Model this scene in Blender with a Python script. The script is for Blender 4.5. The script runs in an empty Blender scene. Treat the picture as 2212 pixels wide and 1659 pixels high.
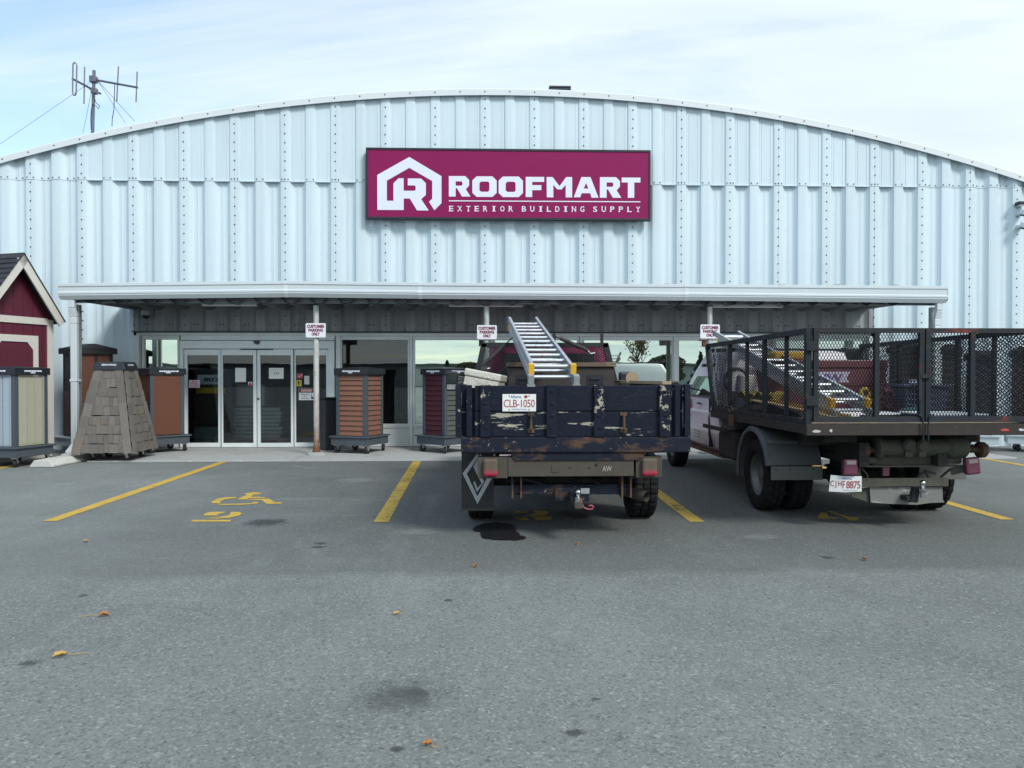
import bpy, math, random
from mathutils import Vector, Matrix
from mathutils.geometry import tessellate_polygon
random.seed(7)
R = math.radians
SC = bpy.context.scene
COL = SC.collection

# ------------------------------------------------------------------ camera
F, CX, CY, CAMH = 1661.6, 1106.0, 829.5, 1.5      # picture units: 2212 x 1659
YAW, PITCH = R(1.9), (829.5 - 812) / 1661.6
cam_d = bpy.data.cameras.new('camera'); cam = bpy.data.objects.new('camera', cam_d); COL.objects.link(cam)
cam.location = (0, 0, CAMH); cam.rotation_euler = (R(90) - PITCH, 0, -YAW)
cam_d.sensor_width = 36; cam_d.lens = F / 2212 * 36; cam_d.clip_start = .05; cam_d.clip_end = 3000
SC.camera = cam

# ------------------------------------------------------------------ sky, sun, exposure
SUN_EL, SUN_AZ = R(42), R(38)          # sun behind the camera, to its right, veiled by cloud
wd = bpy.data.worlds.new('World'); SC.world = wd; wd.use_nodes = True
wn = wd.node_tree; wn.nodes.clear()
def W(t, **k):
    n = wn.nodes.new(t)
    for a, b in k.items(): setattr(n, a, b)
    return n
wo = W('ShaderNodeOutputWorld'); bg = W('ShaderNodeBackground'); bg.inputs[1].default_value = .1
sky = W('ShaderNodeTexSky', sky_type='NISHITA', sun_disc=False)
sky.sun_elevation = SUN_EL; sky.sun_rotation = R(180) - SUN_AZ; sky.air_density = 1.0; sky.dust_density = 1.5
tc = W('ShaderNodeTexCoord'); sx = W('ShaderNodeSeparateXYZ'); wn.links.new(tc.outputs['Generated'], sx.inputs[0])
# project the direction on a flat cloud layer
mz = W('ShaderNodeMath', operation='ADD'); mz.inputs[1].default_value = .16
mz0 = W('ShaderNodeMath', operation='MAXIMUM'); mz0.inputs[1].default_value = 0
wn.links.new(sx.outputs[2], mz0.inputs[0]); wn.links.new(mz0.outputs[0], mz.inputs[0])
dv = [W('ShaderNodeMath', operation='DIVIDE') for _ in range(2)]
cb = W('ShaderNodeCombineXYZ')
for i in range(2):
    wn.links.new(sx.outputs[i], dv[i].inputs[0]); wn.links.new(mz.outputs[0], dv[i].inputs[1]); wn.links.new(dv[i].outputs[0], cb.inputs[i])
mp = W('ShaderNodeMapping'); mp.inputs['Rotation'].default_value = (0, 0, R(28)); mp.inputs['Scale'].default_value = (.55, 1.5, 1); mp.inputs['Location'].default_value = (1.8, .9, 0)
wn.links.new(cb.outputs[0], mp.inputs[0])
n1 = W('ShaderNodeTexNoise'); n1.inputs['Scale'].default_value = .9; n1.inputs['Detail'].default_value = 9; n1.inputs['Roughness'].default_value = .58; n1.inputs['Distortion'].default_value = .9
wn.links.new(mp.outputs[0], n1.inputs['Vector'])
# more cloud towards +x (the right), thin veil on the left
gx = W('ShaderNodeMath', operation='MULTIPLY_ADD'); gx.inputs[1].default_value = .26; gx.inputs[2].default_value = .11
wn.links.new(sx.outputs[0], gx.inputs[0])
ad = W('ShaderNodeMath', operation='ADD'); wn.links.new(n1.outputs[0], ad.inputs[0]); wn.links.new(gx.outputs[0], ad.inputs[1])
rp = W('ShaderNodeValToRGB'); rp.color_ramp.elements[0].position = .44; rp.color_ramp.elements[1].position = .68
rp.color_ramp.elements[0].color = (.30, .30, .30, 1); rp.color_ramp.elements[1].color = (1, 1, 1, 1)
wn.links.new(ad.outputs[0], rp.inputs[0])
n2 = W('ShaderNodeTexNoise'); n2.inputs['Scale'].default_value = .8; n2.inputs['Detail'].default_value = 5
wn.links.new(mp.outputs[0], n2.inputs['Vector'])
cr = W('ShaderNodeValToRGB'); cr.color_ramp.elements[0].color = (4.3, 5.0, 5.3, 1); cr.color_ramp.elements[1].color = (5.7, 6.3, 6.45, 1)
cr.color_ramp.elements[0].position = .35; cr.color_ramp.elements[1].position = .65
wn.links.new(n2.outputs[0], cr.inputs[0])
sk = W('ShaderNodeMix', data_type='RGBA', blend_type='MULTIPLY'); sk.inputs[0].default_value = 1; sk.inputs[7].default_value = (1.25, 1.42, 1.55, 1)
wn.links.new(sky.outputs[0], sk.inputs[6])
mx = W('ShaderNodeMix', data_type='RGBA'); wn.links.new(rp.outputs[0], mx.inputs[0]); wn.links.new(sk.outputs[2], mx.inputs[6]); wn.links.new(cr.outputs[0], mx.inputs[7])
wn.links.new(mx.outputs[2], bg.inputs[0]); wn.links.new(bg.outputs[0], wo.inputs[0])
sl = bpy.data.lights.new('sun', 'SUN'); sl.energy = 1.5; sl.angle = R(15); sl.color = (1, .975, .94)
so = bpy.data.objects.new('sun', sl); COL.objects.link(so)
sd = Vector((math.sin(SUN_AZ) * math.cos(SUN_EL), -math.cos(SUN_AZ) * math.cos(SUN_EL), math.sin(SUN_EL)))
so.rotation_euler = sd.to_track_quat('Z', 'Y').to_euler(); so.location = sd * 60
SC.view_settings.view_transform = 'Standard'; SC.view_settings.look = 'None'
SC.view_settings.exposure = 0.86; SC.view_settings.gamma = 1.0
SC.cycles.use_denoising = True; SC.cycles.max_bounces = 8; SC.cycles.transparent_max_bounces = 16
SC.cycles.caustics_reflective = False; SC.cycles.caustics_refractive = False

# ------------------------------------------------------------------ pixel -> place
def ray(x, y):
    a = (x - CX) / F; b = -(y - CY) / F
    f = math.cos(PITCH) + b * math.sin(PITCH); u = -math.sin(PITCH) + b * math.cos(PITCH)
    return Vector((a * math.cos(YAW) + f * math.sin(YAW), -a * math.sin(YAW) + f * math.cos(YAW), u))
def atY(x, y, Y):
    d = ray(x, y); t = Y / d.y; return Vector((d.x * t, Y, CAMH + d.z * t))
def gr(x, y, z=0.0):
    d = ray(x, y); t = (z - CAMH) / d.z; return Vector((d.x * t, d.y * t, z))

# ------------------------------------------------------------------ mesh builder
class MB:
    def __init__(s): s.v = []; s.f = []
    def add(s, vs, fs):
        n = len(s.v); s.v += [Vector(p) for p in vs]; s.f += [tuple(i + n for i in q) for q in fs]; return s
    def box(s, a, b, M=None):
        x0, y0, z0 = a; x1, y1, z1 = b
        vs = [Vector(p) for p in ((x0,y0,z0),(x1,y0,z0),(x1,y1,z0),(x0,y1,z0),(x0,y0,z1),(x1,y0,z1),(x1,y1,z1),(x0,y1,z1))]
        if M is not None: vs = [M @ p for p in vs]
        return s.add(vs, [(0,3,2,1),(4,5,6,7),(0,1,5,4),(1,2,6,5),(2,3,7,6),(3,0,4,7)])
    def bar(s, p, q, w, h, up=(0,0,1)):
        p = Vector(p); q = Vector(q); d = (q - p).normalized(); up = Vector(up)
        if abs(d.dot(up)) > .98: up = Vector((0, 1, 0))
        a = d.cross(up).normalized(); b = a.cross(d).normalized()
        c = [a*w/2*i + b*h/2*j for i, j in ((-1,-1),(1,-1),(1,1),(-1,1))]
        return s.add([p + o for o in c] + [q + o for o in c], [(3,2,1,0),(4,5,6,7),(0,1,5,4),(1,2,6,5),(2,3,7,6),(3,0,4,7)])
    def tube(s, pts, r, n=8, closed=False, cap=True):
        pts = [Vector(p) for p in pts]; N = len(pts); rr = r if isinstance(r, (list, tuple)) else [r]*N
        base = len(s.v); pa = None
        for i, p in enumerate(pts):
            if closed: d = pts[(i+1) % N] - pts[i-1]
            else: d = pts[min(i+1, N-1)] - pts[max(i-1, 0)]
            d.normalize()
            if pa is None:
                up = Vector((0,0,1)) if abs(d.z) < .9 else Vector((1,0,0)); a = d.cross(up).normalized()
            else:
                a = (pa - d*pa.dot(d)); a = a.normalized() if a.length > 1e-6 else d.orthogonal().normalized()
            pa = a; b = d.cross(a)
            for k in range(n):
                t = 2*math.pi*k/n; s.v.append(p + (a*math.cos(t) + b*math.sin(t))*rr[i])
        for i in range(N if closed else N-1):
            for k in range(n):
                A = base + i*n; B = base + ((i+1) % N)*n
                s.f.append((A+k, A+(k+1)%n, B+(k+1)%n, B+k))
        if cap and not closed:
            s.f.append(tuple(base+k for k in range(n))[::-1]); s.f.append(tuple(base+(N-1)*n+k for k in range(n)))
        return s
    def cyl(s, p, q, r, n=12, r2=None): return s.tube([p, q], [r, r if r2 is None else r2], n)
    def lathe(s, prof, o, axis, n=24, cap=True):
        o = Vector(o); d = Vector(axis).normalized(); a = d.orthogonal().normalized(); b = d.cross(a); base = len(s.v)
        for h, r in prof:
            for k in range(n):
                t = 2*math.pi*k/n; s.v.append(o + d*h + (a*math.cos(t) + b*math.sin(t))*r)
        for i in range(len(prof)-1):
            for k in range(n): s.f.append((base+i*n+k, base+i*n+(k+1)%n, base+(i+1)*n+(k+1)%n, base+(i+1)*n+k))
        if cap: s.f.append(tuple(base+k for k in range(n))[::-1]); s.f.append(tuple(base+(len(prof)-1)*n+k for k in range(n)))
        return s
    def prism(s, poly, ext, holes=(), two=True):
        """poly: 3D outline, ext: extrusion vector"""
        loops = [[Vector(p) for p in poly]] + [[Vector(p) for p in h] for h in holes]; ext = Vector(ext)
        tri = tessellate_polygon(loops); allv = [p for l in loops for p in l]; n = len(allv)
        nrm = Vector((0,0,0))
        for t in tri: nrm += (allv[t[1]]-allv[t[0]]).cross(allv[t[2]]-allv[t[0]])
        flip = nrm.dot(ext) < 0
        fs = []
        for t in tri:
            t = tuple(t); fs.append(tuple(i+n for i in (t[::-1] if flip else t))); 
            if two: fs.append(t if flip else t[::-1])
        o = 0
        for l in loops:
            m = len(l)
            for k in range(m): fs.append((o+k, o+(k+1) % m, n+o+(k+1) % m, n+o+k))
            o += m
        return s.add(allv + [p + ext for p in allv], fs)
    def sheet(s, poly):
        vs = [Vector(p) for p in poly]; tri = [tuple(t) for t in tessellate_polygon([vs])]
        nz = sum((vs[t[1]]-vs[t[0]]).cross(vs[t[2]]-vs[t[0]]).z for t in tri)
        return s.add(vs, [t if nz > 0 else t[::-1] for t in tri])
    def loft(s, rings, cap=True):
        base = len(s.v); n = len(rings[0])
        for r in rings: s.v += [Vector(p) for p in r]
        for i in range(len(rings)-1):
            for k in range(n): s.f.append((base+i*n+k, base+i*n+(k+1)%n, base+(i+1)*n+(k+1)%n, base+(i+1)*n+k))
        if cap: s.f.append(tuple(base+k for k in range(n))[::-1]); s.f.append(tuple(base+(len(rings)-1)*n+k for k in range(n)))
        return s
    def xf(s, M):
        s.v = [M @ p for p in s.v]; return s

def origin_of(p):
    o = Vector((0,0,0))
    while p is not None: o = o + p.location; p = p.parent
    return o
def tag(o, label=None, cat=None, group=None, kind=None):
    if label: o['label'] = label
    if cat: o['category'] = cat
    if group: o['group'] = group
    if kind: o['kind'] = kind
    return o
def thing(name, loc, label, cat, group=None, rz=0):
    o = bpy.data.objects.new(name, None); o.empty_display_size = .2; COL.objects.link(o); o.location = loc; o.rotation_euler = (0, 0, rz)
    return tag(o, label, cat, group)
def link(name, me, parent=None, loc=(0,0,0), rot=(0,0,0)):
    o = bpy.data.objects.new(name, me); COL.objects.link(o); o.parent = parent; o.location = loc; o.rotation_euler = rot
    return o
def obj(name, mb, mat, parent=None, smooth=False, bevel=0, local=False, at=None, fixn=True):
    """mb in world coordinates unless local=True"""
    off = Vector((0,0,0)) if local else origin_of(parent)
    if parent is None and at is not None: off = Vector(at)
    me = bpy.data.meshes.new(name)
    me.from_pydata([p - off for p in mb.v], [], mb.f)
    if fixn:
        import bmesh
        b = bmesh.new(); b.from_mesh(me); bmesh.ops.recalc_face_normals(b, faces=b.faces); b.to_mesh(me); b.free()
    me.materials.append(mat)
    if smooth:
        me.polygons.foreach_set('use_smooth', [True]*len(me.polygons))
        try: me.set_sharp_from_angle(angle=R(35))
        except Exception: pass
    o = link(name, me, parent, loc=off if parent is None else (0,0,0))
    if bevel:
        m = o.modifiers.new('bevel', 'BEVEL'); m.width = bevel; m.segments = 2; m.limit_method = 'ANGLE'; m.angle_limit = R(40)
    return o
def dup(o, parent=None, **kw):
    c = o.copy(); COL.objects.link(c); c.parent = parent
    for ch in o.children: dup(ch, c)
    for k, v in kw.items(): setattr(c, k, v)
    return c

_tx = {}
def text_mb(s, w, h, bold=.0, space=1.0):
    """text fitted to w x h (None keeps aspect), centred, in local XZ facing -Y"""
    key = (s, bold, space)
    if key not in _tx:
        cu = bpy.data.curves.new('t', 'FONT'); cu.body = s; cu.offset = bold; cu.space_character = space; cu.resolution_u = 3
        ob = bpy.data.objects.new('t', cu); COL.objects.link(ob); bpy.context.view_layer.update()
        me = bpy.data.meshes.new_from_object(ob.evaluated_get(bpy.context.evaluated_depsgraph_get()))
        _tx[key] = ([v.co.copy() for v in me.vertices], [tuple(p.vertices) for p in me.polygons])
        bpy.data.objects.remove(ob); bpy.data.curves.remove(cu); bpy.data.meshes.remove(me)
    vs, fs = _tx[key]
    x0 = min(p.x for p in vs); x1 = max(p.x for p in vs); y0 = min(p.y for p in vs); y1 = max(p.y for p in vs)
    sx_ = w/(x1-x0) if w else None; sy_ = h/(y1-y0) if h else None
    sx_ = sx_ or sy_; sy_ = sy_ or sx_
    m = MB(); m.add([((p.x-(x0+x1)/2)*sx_, 0, (p.y-(y0+y1)/2)*sy_) for p in vs], fs); return m
def put_text(m, s, c, w, h, bold=0, space=1.0, rx=0, rz=0):
    t = text_mb(s, w, h, bold, space); M = Matrix.Translation(Vector(c)) @ Matrix.Rotation(rz, 4, 'Z') @ Matrix.Rotation(rx, 4, 'X')
    m.add([M @ p for p in t.v], t.f); return m

# ------------------------------------------------------------------ materials
class N:
    def __init__(s, name):
        s.m = bpy.data.materials.new(name); s.m.use_nodes = True; s.t = s.m.node_tree; s.t.nodes.clear()
        s.o = s.n('ShaderNodeOutputMaterial'); s.tc = s.n('ShaderNodeTexCoord'); s.cur = s.tc.outputs['Object']
    def n(s, t, **k):
        x = s.t.nodes.new(t)
        for a, b in k.items(): setattr(x, a, b)
        return x
    def l(s, a, b): s.t.links.new(a, b)
    def vec(s, scale=(1,1,1), loc=(0,0,0)):
        m = s.n('ShaderNodeMapping'); m.inputs['Scale'].default_value = scale; m.inputs['Location'].default_value = loc; s.l(s.cur, m.inputs[0]); return m.outputs[0]
    def noise(s, scale, detail=4, rough=.55, stretch=(1,1,1), loc=(0,0,0), dist=0):
        x = s.n('ShaderNodeTexNoise'); x.inputs['Scale'].default_value = scale; x.inputs['Detail'].default_value = detail
        x.inputs['Roughness'].default_value = rough; x.inputs['Distortion'].default_value = dist; s.l(s.vec(stretch, loc), x.inputs['Vector']); return x.outputs[0]
    def ramp(s, v, a, b, ca=0, cb=1):
        x = s.n('ShaderNodeMapRange'); x.inputs[1].default_value = a; x.inputs[2].default_value = b; x.inputs[3].default_value = ca; x.inputs[4].default_value = cb
        s.l(v, x.inputs[0]); return x.outputs[0]
    def mix(s, f, a, b):
        x = s.n('ShaderNodeMix', data_type='RGBA')
        for i, q in ((0, f), (6, a), (7, b)):
            if isinstance(q, (int, float)): x.inputs[i].default_value = q
            elif isinstance(q, tuple): x.inputs[i].default_value = (*q[:3], 1)
            else: s.l(q, x.inputs[i])
        return x.outputs[2]
    def math(s, op, a, b=0.0):
        x = s.n('ShaderNodeMath', operation=op)
        for i, q in enumerate((a, b)):
            if isinstance(q, (int, float)): x.inputs[i].default_value = q
            else: s.l(q, x.inputs[i])
        return x.outputs[0]
    def bsdf(s, col, rough=.5, metal=0.0, bump=None, bstr=.3, bdist=.01, spec=.5, coat=0.0):
        p = s.n('ShaderNodeBsdfPrincipled')
        for k, q in (('Base Color', col), ('Roughness', rough), ('Metallic', metal)):
            if isinstance(q, (int, float)): p.inputs[k].default_value = q
            elif isinstance(q, tuple): p.inputs[k].default_value = (*q[:3], 1)
            else: s.l(q, p.inputs[k])
        p.inputs['Specular IOR Level'].default_value = spec; p.inputs['Coat Weight'].default_value = coat
        if bump is not None:
            b = s.n('ShaderNodeBump'); b.inputs['Strength'].default_value = bstr; b.inputs['Distance'].default_value = bdist
            s.l(bump, b.inputs['Height']); s.l(b.outputs[0], p.inputs['Normal'])
        s.l(p.outputs[0], s.o.inputs[0]); return p
def sc(c, k): return tuple(min(1, x*k) for x in c)
def mat(name, col, rough=.5, metal=0.0, var=.12, scale=4, stretch=(1,1,1), wear=None, bump=0, bscale=40, rnd=.0, spec=.5, coat=0.0, grime=0.0):
    """wear: list of (colour, threshold, softness, scale, stretch)"""
    k = N(name); c = k.mix(k.noise(scale, 5, .6, stretch), sc(col, 1-var), sc(col, 1+var))
    if grime: c = k.mix(k.ramp(k.noise(scale*2.3, 6, .65, stretch, (3,1,2)), .5, .75, 0, grime), c, sc((.09,.085,.075), 1))
    rg = k.ramp(k.noise(scale*3, 4), .3, .7, max(.05, rough-.1), min(1, rough+.12))
    if rnd:
        oi = k.n('ShaderNodeObjectInfo'); h = k.n('ShaderNodeHueSaturation'); k.l(k.ramp(oi.outputs['Random'], 0, 1, 1-rnd, 1+rnd), h.inputs['Value']); k.l(c, h.inputs['Color']); c = h.outputs[0]
    for i, (wc, th, sf, ws, wst) in enumerate(wear or []):
        f = k.ramp(k.noise(ws, 6, .62, wst, (i*3.1+.7, i*1.7, i*.9)), th, th+sf)
        c = k.mix(f, c, wc)
    k.bsdf(c, rg, metal, k.noise(bscale, 4, .6, stretch) if bump else None, bump, .01, spec, coat)
    return k.m
# ------------------------------------------------------------------ the ground
def asphalt(name, tone):
    k = N(name); sp = k.n('ShaderNodeSeparateXYZ'); k.l(k.cur, sp.inputs[0]); PX_, PY_ = sp.outputs[0], sp.outputs[1]
    # a newer, smoother strip of paving in front of the pavement
    ys = k.math('ADD', PY_, k.math('MULTIPLY', k.math('SUBTRACT', k.noise(2.5, 4), .5), .25)); new = k.ramp(ys, 5.70, 5.92)
    xx = k.math('ADD', PX_, k.math('MULTIPLY', k.math('SUBTRACT', k.noise(.5, 5, .65), .5), 7))
    dark_zone = k.math('MULTIPLY', k.math('MULTIPLY', k.ramp(xx, -5.5, -1.2), k.ramp(xx, 4.5, 9.0, 1, 0)), new)  # darker across the middle of the strip
    yy = k.math('ADD', PY_, k.math('MULTIPLY', k.math('SUBTRACT', k.noise(.8, 5, .65), .5), 3)); dark_zone = k.math('MULTIPLY', dark_zone, k.ramp(yy, 5.2, 8.5, .62, 1))
    rough_amt = k.ramp(new, 0, 1, .68, .4)
    big = k.noise(.33, 5, .6); mid = k.noise(2.2, 6, .65, (1, .6, 1)); clump = k.noise(40, 5, .75); clump2 = k.noise(8, 5, .7, (1, .7, 1), (2,1,0)); area = k.noise(1.1, 4, .6, (1, .8, 1), (7, 3, 0))
    vo = k.n('ShaderNodeTexVoronoi'); vo.inputs['Scale'].default_value = 85; k.l(k.vec(), vo.inputs['Vector']); sep = k.n('ShaderNodeSeparateColor'); k.l(vo.outputs['Color'], sep.inputs[0])
    vb = k.n('ShaderNodeTexVoronoi'); vb.inputs['Scale'].default_value = 60; k.l(k.vec((1,1,1),(3,5,0)), vb.inputs['Vector']); sb = k.n('ShaderNodeSeparateColor'); k.l(vb.outputs['Color'], sb.inputs[0])
    c = k.mix(k.ramp(big, .32, .68), sc(tone, .82), sc(tone, 1.16)); c = k.mix(k.ramp(k.noise(.7, 5, .6, (1.5, .16, 1), (4, 8, 0)), .52, .7, 0, .3), c, sc(tone, .7))
    c = k.mix(dark_zone, c, sc(tone, .50))
    c = k.mix(k.math('MULTIPLY', k.ramp(mid, .50, .72), .38), c, sc(tone, .66))
    c = k.mix(k.ramp(k.noise(1.3, 5, .7, (1, .35, 1), (5, 2, 0)), .56, .75, 0, .4), c, sc(tone, 1.32))
    c = k.mix(k.ramp(k.noise(.9, 6, .7, (.25, 1.6, 1), (1, 9, 0)), .60, .72, 0, .35), c, sc(tone, 1.4))   # pale scuffs
    dk_ = k.math('MULTIPLY', k.ramp(clump, .45, .68), k.math('MULTIPLY', rough_amt, k.ramp(area, .3, .7, .2, .75))); c = k.mix(dk_, c, sc(tone, .42))
    c = k.mix(k.math('MULTIPLY', k.ramp(clump, .48, .26), k.math('MULTIPLY', rough_amt, .4)), c, sc(tone, 1.45))
    c = k.mix(k.ramp(clump2, .5, .78, 0, .35), c, sc(tone, .62))
    c = k.mix(k.math('MULTIPLY', k.ramp(sep.outputs[0], .84, 1.0), k.math('MULTIPLY', rough_amt, .6)), c, sc(tone, 2.1))
    c = k.mix(k.math('MULTIPLY', k.ramp(sep.outputs[1], .70, .95), k.math('MULTIPLY', rough_amt, .7)), c, sc(tone, .33))
    c = k.mix(k.math('MULTIPLY', k.ramp(sb.outputs[2], .97, .99), k.math('MULTIPLY', rough_amt, .5)), c, sc(tone, 1.9))                  # odd pale stones
    c = k.mix(k.math('MULTIPLY', k.ramp(sb.outputs[1], .955, .99), k.math('MULTIPLY', rough_amt, .7)), c, sc(tone, .3))
    h = k.math('MULTIPLY', k.math('ADD', k.math('MULTIPLY', vo.outputs['Distance'], -.8), k.math('MULTIPLY', clump, 2.0)), rough_amt)
    k.bsdf(c, k.ramp(mid, .3, .7, .8, .93), 0, h, .6, .007, spec=.3)
    return k.m
m_asph = asphalt('asphalt', (.198, .214, .205))
g = MB(); g.add([(-400,-400,0),(400,-400,0),(400,400,0),(-400,400,0)], [(0,1,2,3)])
ground = tag(obj('ground', g, m_asph), kind='structure'); apron = ground
def soft_stain(name, col, amt, rough=.85):
    k = N(name); sp = k.n('ShaderNodeSeparateXYZ'); k.l(k.tc.outputs['Generated'], sp.inputs[0])
    dx = k.math('SUBTRACT', sp.outputs[0], .5); dy = k.math('SUBTRACT', sp.outputs[1], .5)
    r = k.math('SQRT', k.math('ADD', k.math('MULTIPLY', dx, dx), k.math('MULTIPLY', dy, dy)))
    r = k.math('ADD', r, k.math('MULTIPLY', k.math('SUBTRACT', k.noise(11, 6, .7), .5), .9)); r = k.math('ADD', r, k.math('MULTIPLY', k.math('SUBTRACT', k.noise(60, 4, .7), .5), .5))
    f = k.ramp(r, .18, .44, amt, 0); p = k.bsdf(k.mix(k.noise(30, 5), sc(col, .7), sc(col, 1.3)), rough, 0, spec=.25)
    tr = k.n('ShaderNodeBsdfTransparent'); ms = k.n('ShaderNodeMixShader'); k.l(f, ms.inputs[0]); k.l(tr.outputs[0], ms.inputs[1]); k.l(p.outputs[0], ms.inputs[2]); k.l(ms.outputs[0], k.o.inputs[0]); return k.m
m_conc = mat('concrete', (.37, .385, .375), .85, 0, .14, 1.2, wear=[((.27,.27,.26), .56, .2, 1.7, (1,1,1)), ((.58,.58,.56), .62, .1, 9, (1,1,1))], bump=.25, bscale=60)
g = MB()
for x0, x1 in ((-6.95, -3.4), (-3.39, -.2), (-.19, 3.1), (3.11, 6.3), (6.31, 9.6)): g.box((x0, 13.6, -.05), (x1, 16.3, .022))
walk = tag(obj('pavement', g, m_conc, bevel=.006), kind='structure')

def paint_mat(name, col, worn):
    k = N(name); c = k.mix(k.noise(6, 5), sc(col, .82), sc(col, 1.12))
    c = k.mix(k.ramp(k.noise(3, 6, .7), .5, .75, 0, .4), c, sc(col, .55))
    p = k.bsdf(c, .75, 0, k.noise(120, 3), .3, .004)
    f = k.ramp(k.math('ADD', k.math('MULTIPLY', k.noise(55, 5, .75), .6), k.math('MULTIPLY', k.noise(4, 5, .7, (1,1,1), (3,3,0)), .4)), worn-.03, worn + .05); tr = k.n('ShaderNodeBsdfTransparent'); ms = k.n('ShaderNodeMixShader')
    k.l(f, ms.inputs[0]); k.l(p.outputs[0], ms.inputs[1]); k.l(tr.outputs[0], ms.inputs[2]); k.l(ms.outputs[0], k.o.inputs[0]); return k.m
m_yel = paint_mat('yellow_road_paint', (.56, .37, .06), .575)
m_yel2 = paint_mat('worn_yellow_road_paint', (.46, .32, .06), .545)
PZ = .0045
def painted(name, px, m=m_yel, fn=None):
    g = MB(); g.sheet([gr(*(fn(*p) if fn else p), PZ) for p in px]); return obj(name, g, m, apron, fixn=False)
def stripe(x0, y0, x1, y1, w=.145, m=m_yel):
    g = MB(); n = 12; L = []; Rr = []
    for i in range(n+1):
        t = i/n; x = x0+(x1-x0)*t; y = y0+(y1-y0)*t; L.append((x-w/2+random.uniform(-.004,.004), y, PZ)); Rr.append((x+w/2+random.uniform(-.004,.004), y, PZ))
    g.sheet(L + Rr[::-1]); return obj('painted_line', g, m, apron, fixn=False)
stripe(-4.50, 8.07, -4.58, 13.55); stripe(-1.08, 7.91, -1.22, 13.55, .15, m_yel2); stripe(2.16, 7.80, 2.26, 13.5, .15, m_yel2)
stripe(5.43, 7.82, 5.50, 13.6); stripe(8.95, 7.9, 9.0, 13.62); stripe(-7.85, 8.1, -7.9, 13.3)
zD = lambda x, y: (x*.3516, 933 + y*.3516)
for poly in ([(1500,378),(1560,370),(1605,375),(1600,383),(1560,385),(1540,398),(1628,400),(1625,406),(1530,407),(1515,415),(1452,416),(1485,400),(1515,388)],
             [(1528,413),(1652,410),(1690,432),(1733,432),(1730,440),(1640,443),(1605,418),(1530,417)],
             [(1452,400),(1455,405),(1380,414),(1350,428),(1358,440),(1300,437),(1298,430),(1340,408),(1400,400)],
             [(1335,443),(1440,441),(1540,438),(1565,430),(1595,431),(1580,440),(1500,447),(1340,449)]): painted('painted_wheelchair_mark', poly, m_yel, zD)
for poly in ([(1190,540),(1418,540),(1415,551),(1170,551)], [(1262,500),(1295,491),(1385,490),(1380,497),(1340,505),(1335,514),(1245,513)],
             [(1415,491),(1470,491),(1486,500),(1470,514),(1400,528),(1330,533),(1248,531),(1330,524),(1400,514),(1415,503)]): painted('painted_number', poly, m_yel, zD)
z6 = lambda x, y: (967.8 + x*.2422, 812.2 + y*.2422)
z7 = lambda x, y: (1434.4 + x*.2813, 674 + y*.2813)
z8 = lambda x, y: (1728 + x*.2813, 674 + y*.2813)
for poly in ([(580,1215),(610,1200),(705,1200),(705,1222),(585,1225)], [(592,1258),(690,1258),(740,1288),(640,1285),(600,1270)],
             [(765,1200),(860,1198),(900,1215),(880,1235),(840,1240),(920,1252),(930,1270),(890,1285),(770,1288),(775,1270),(740,1258),(720,1240),(760,1232),(775,1220)]): painted('painted_number', poly, m_yel2, z6)
for poly in ([(160,1540),(205,1540),(218,1555),(215,1575),(295,1577),(265,1588),(160,1585),(135,1578)],
             [(200,1527),(255,1527),(320,1555),(395,1575),(460,1575),(435,1585),(455,1600),(370,1600),(345,1580)]): painted('painted_number', poly, m_yel2, z8)
# stains
m_oil = mat('oil_stain', (.010, .011, .013), .55, 0, .2, 6, spec=.25)
m_stain = soft_stain('dark_drip_stain', (.05,.057,.06), .5); m_chalk = soft_stain('pale_scuff', (.30,.32,.31), .4); m_patch = soft_stain('patched_asphalt', (.10,.112,.115), .32)
def ragged(px, fn=None, n=5, amp=.012, z=.0075):
    P = [gr(*(fn(*p) if fn else p), z) for p in px]; out = []
    for i, p in enumerate(P):
        q = P[(i+1) % len(P)]
        for j in range(n): t = j/n; a = p.lerp(q, t); out.append(a + Vector((random.uniform(-amp, amp), random.uniform(-amp, amp)*1.5, 0)))
    return out
g = MB().sheet(ragged([(215,1365),(260,1335),(330,1312),(430,1305),(530,1310),(590,1335),(600,1375),(650,1420),(705,1440),(680,1458),(560,1462),(420,1460),(310,1445),(285,1415),(300,1390),(230,1385)], z6)); obj('oil_stain', g, m_oil, apron, fixn=False)
g = MB().sheet(ragged([(960,1215),(1040,1198),(1150,1210),(1230,1235),(1250,1258),(1180,1265),(1080,1250),(1000,1238)], z6)); obj('oil_stain', g, m_oil, apron, fixn=False)
_bz = [.003]
def blot(x, y, r, m, par, sq=1.0, z=None):
    c = gr(x, y); _bz[0] += .00004; z = _bz[0]; a = r*1.7*sq; b = r*1.7
    obj('ground_stain', MB().add([(c.x-a,c.y-b,z),(c.x+a,c.y-b,z),(c.x+a,c.y+b,z),(c.x-a,c.y+b,z)], [(0,1,2,3)]), m, ground, fixn=False)
blot(574, 1129, .16, m_stain, apron)
for x, y, r in ((694,1174,.04),(688,1182,.04),(178,1287,.025),(970,1297,.025),(1288,1511,.018),(1245,1584,.024),(860,1618,.02),(60,1434,.04),(1790,1205,.04)):
    blot(x, y, r, m_stain, apron if y < 1238 else ground, random.uniform(1, 1.8))
for x, y, r, s in ((1642,1161,.1,1.6),(1740,1240,.16,.8),(640,1008,.1,1.5),(665,1013,.08,1.6),(770,1038,.22,1.2),(1215,1385,.06,1),(1225,1430,.05,1.2),(1460,1310,.07,1.3),(90,1100,.3,1.5),(900,1150,.12,1.4)):
    blot(x, y, r, m_chalk, apron if y < 1238 else ground, s)
blot(868, 1505, .14, m_patch, ground, 1.15); blot(874, 1502, .06, m_patch, ground, 1.6); blot(895, 1497, .03, m_patch, ground, 1.6)

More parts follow.
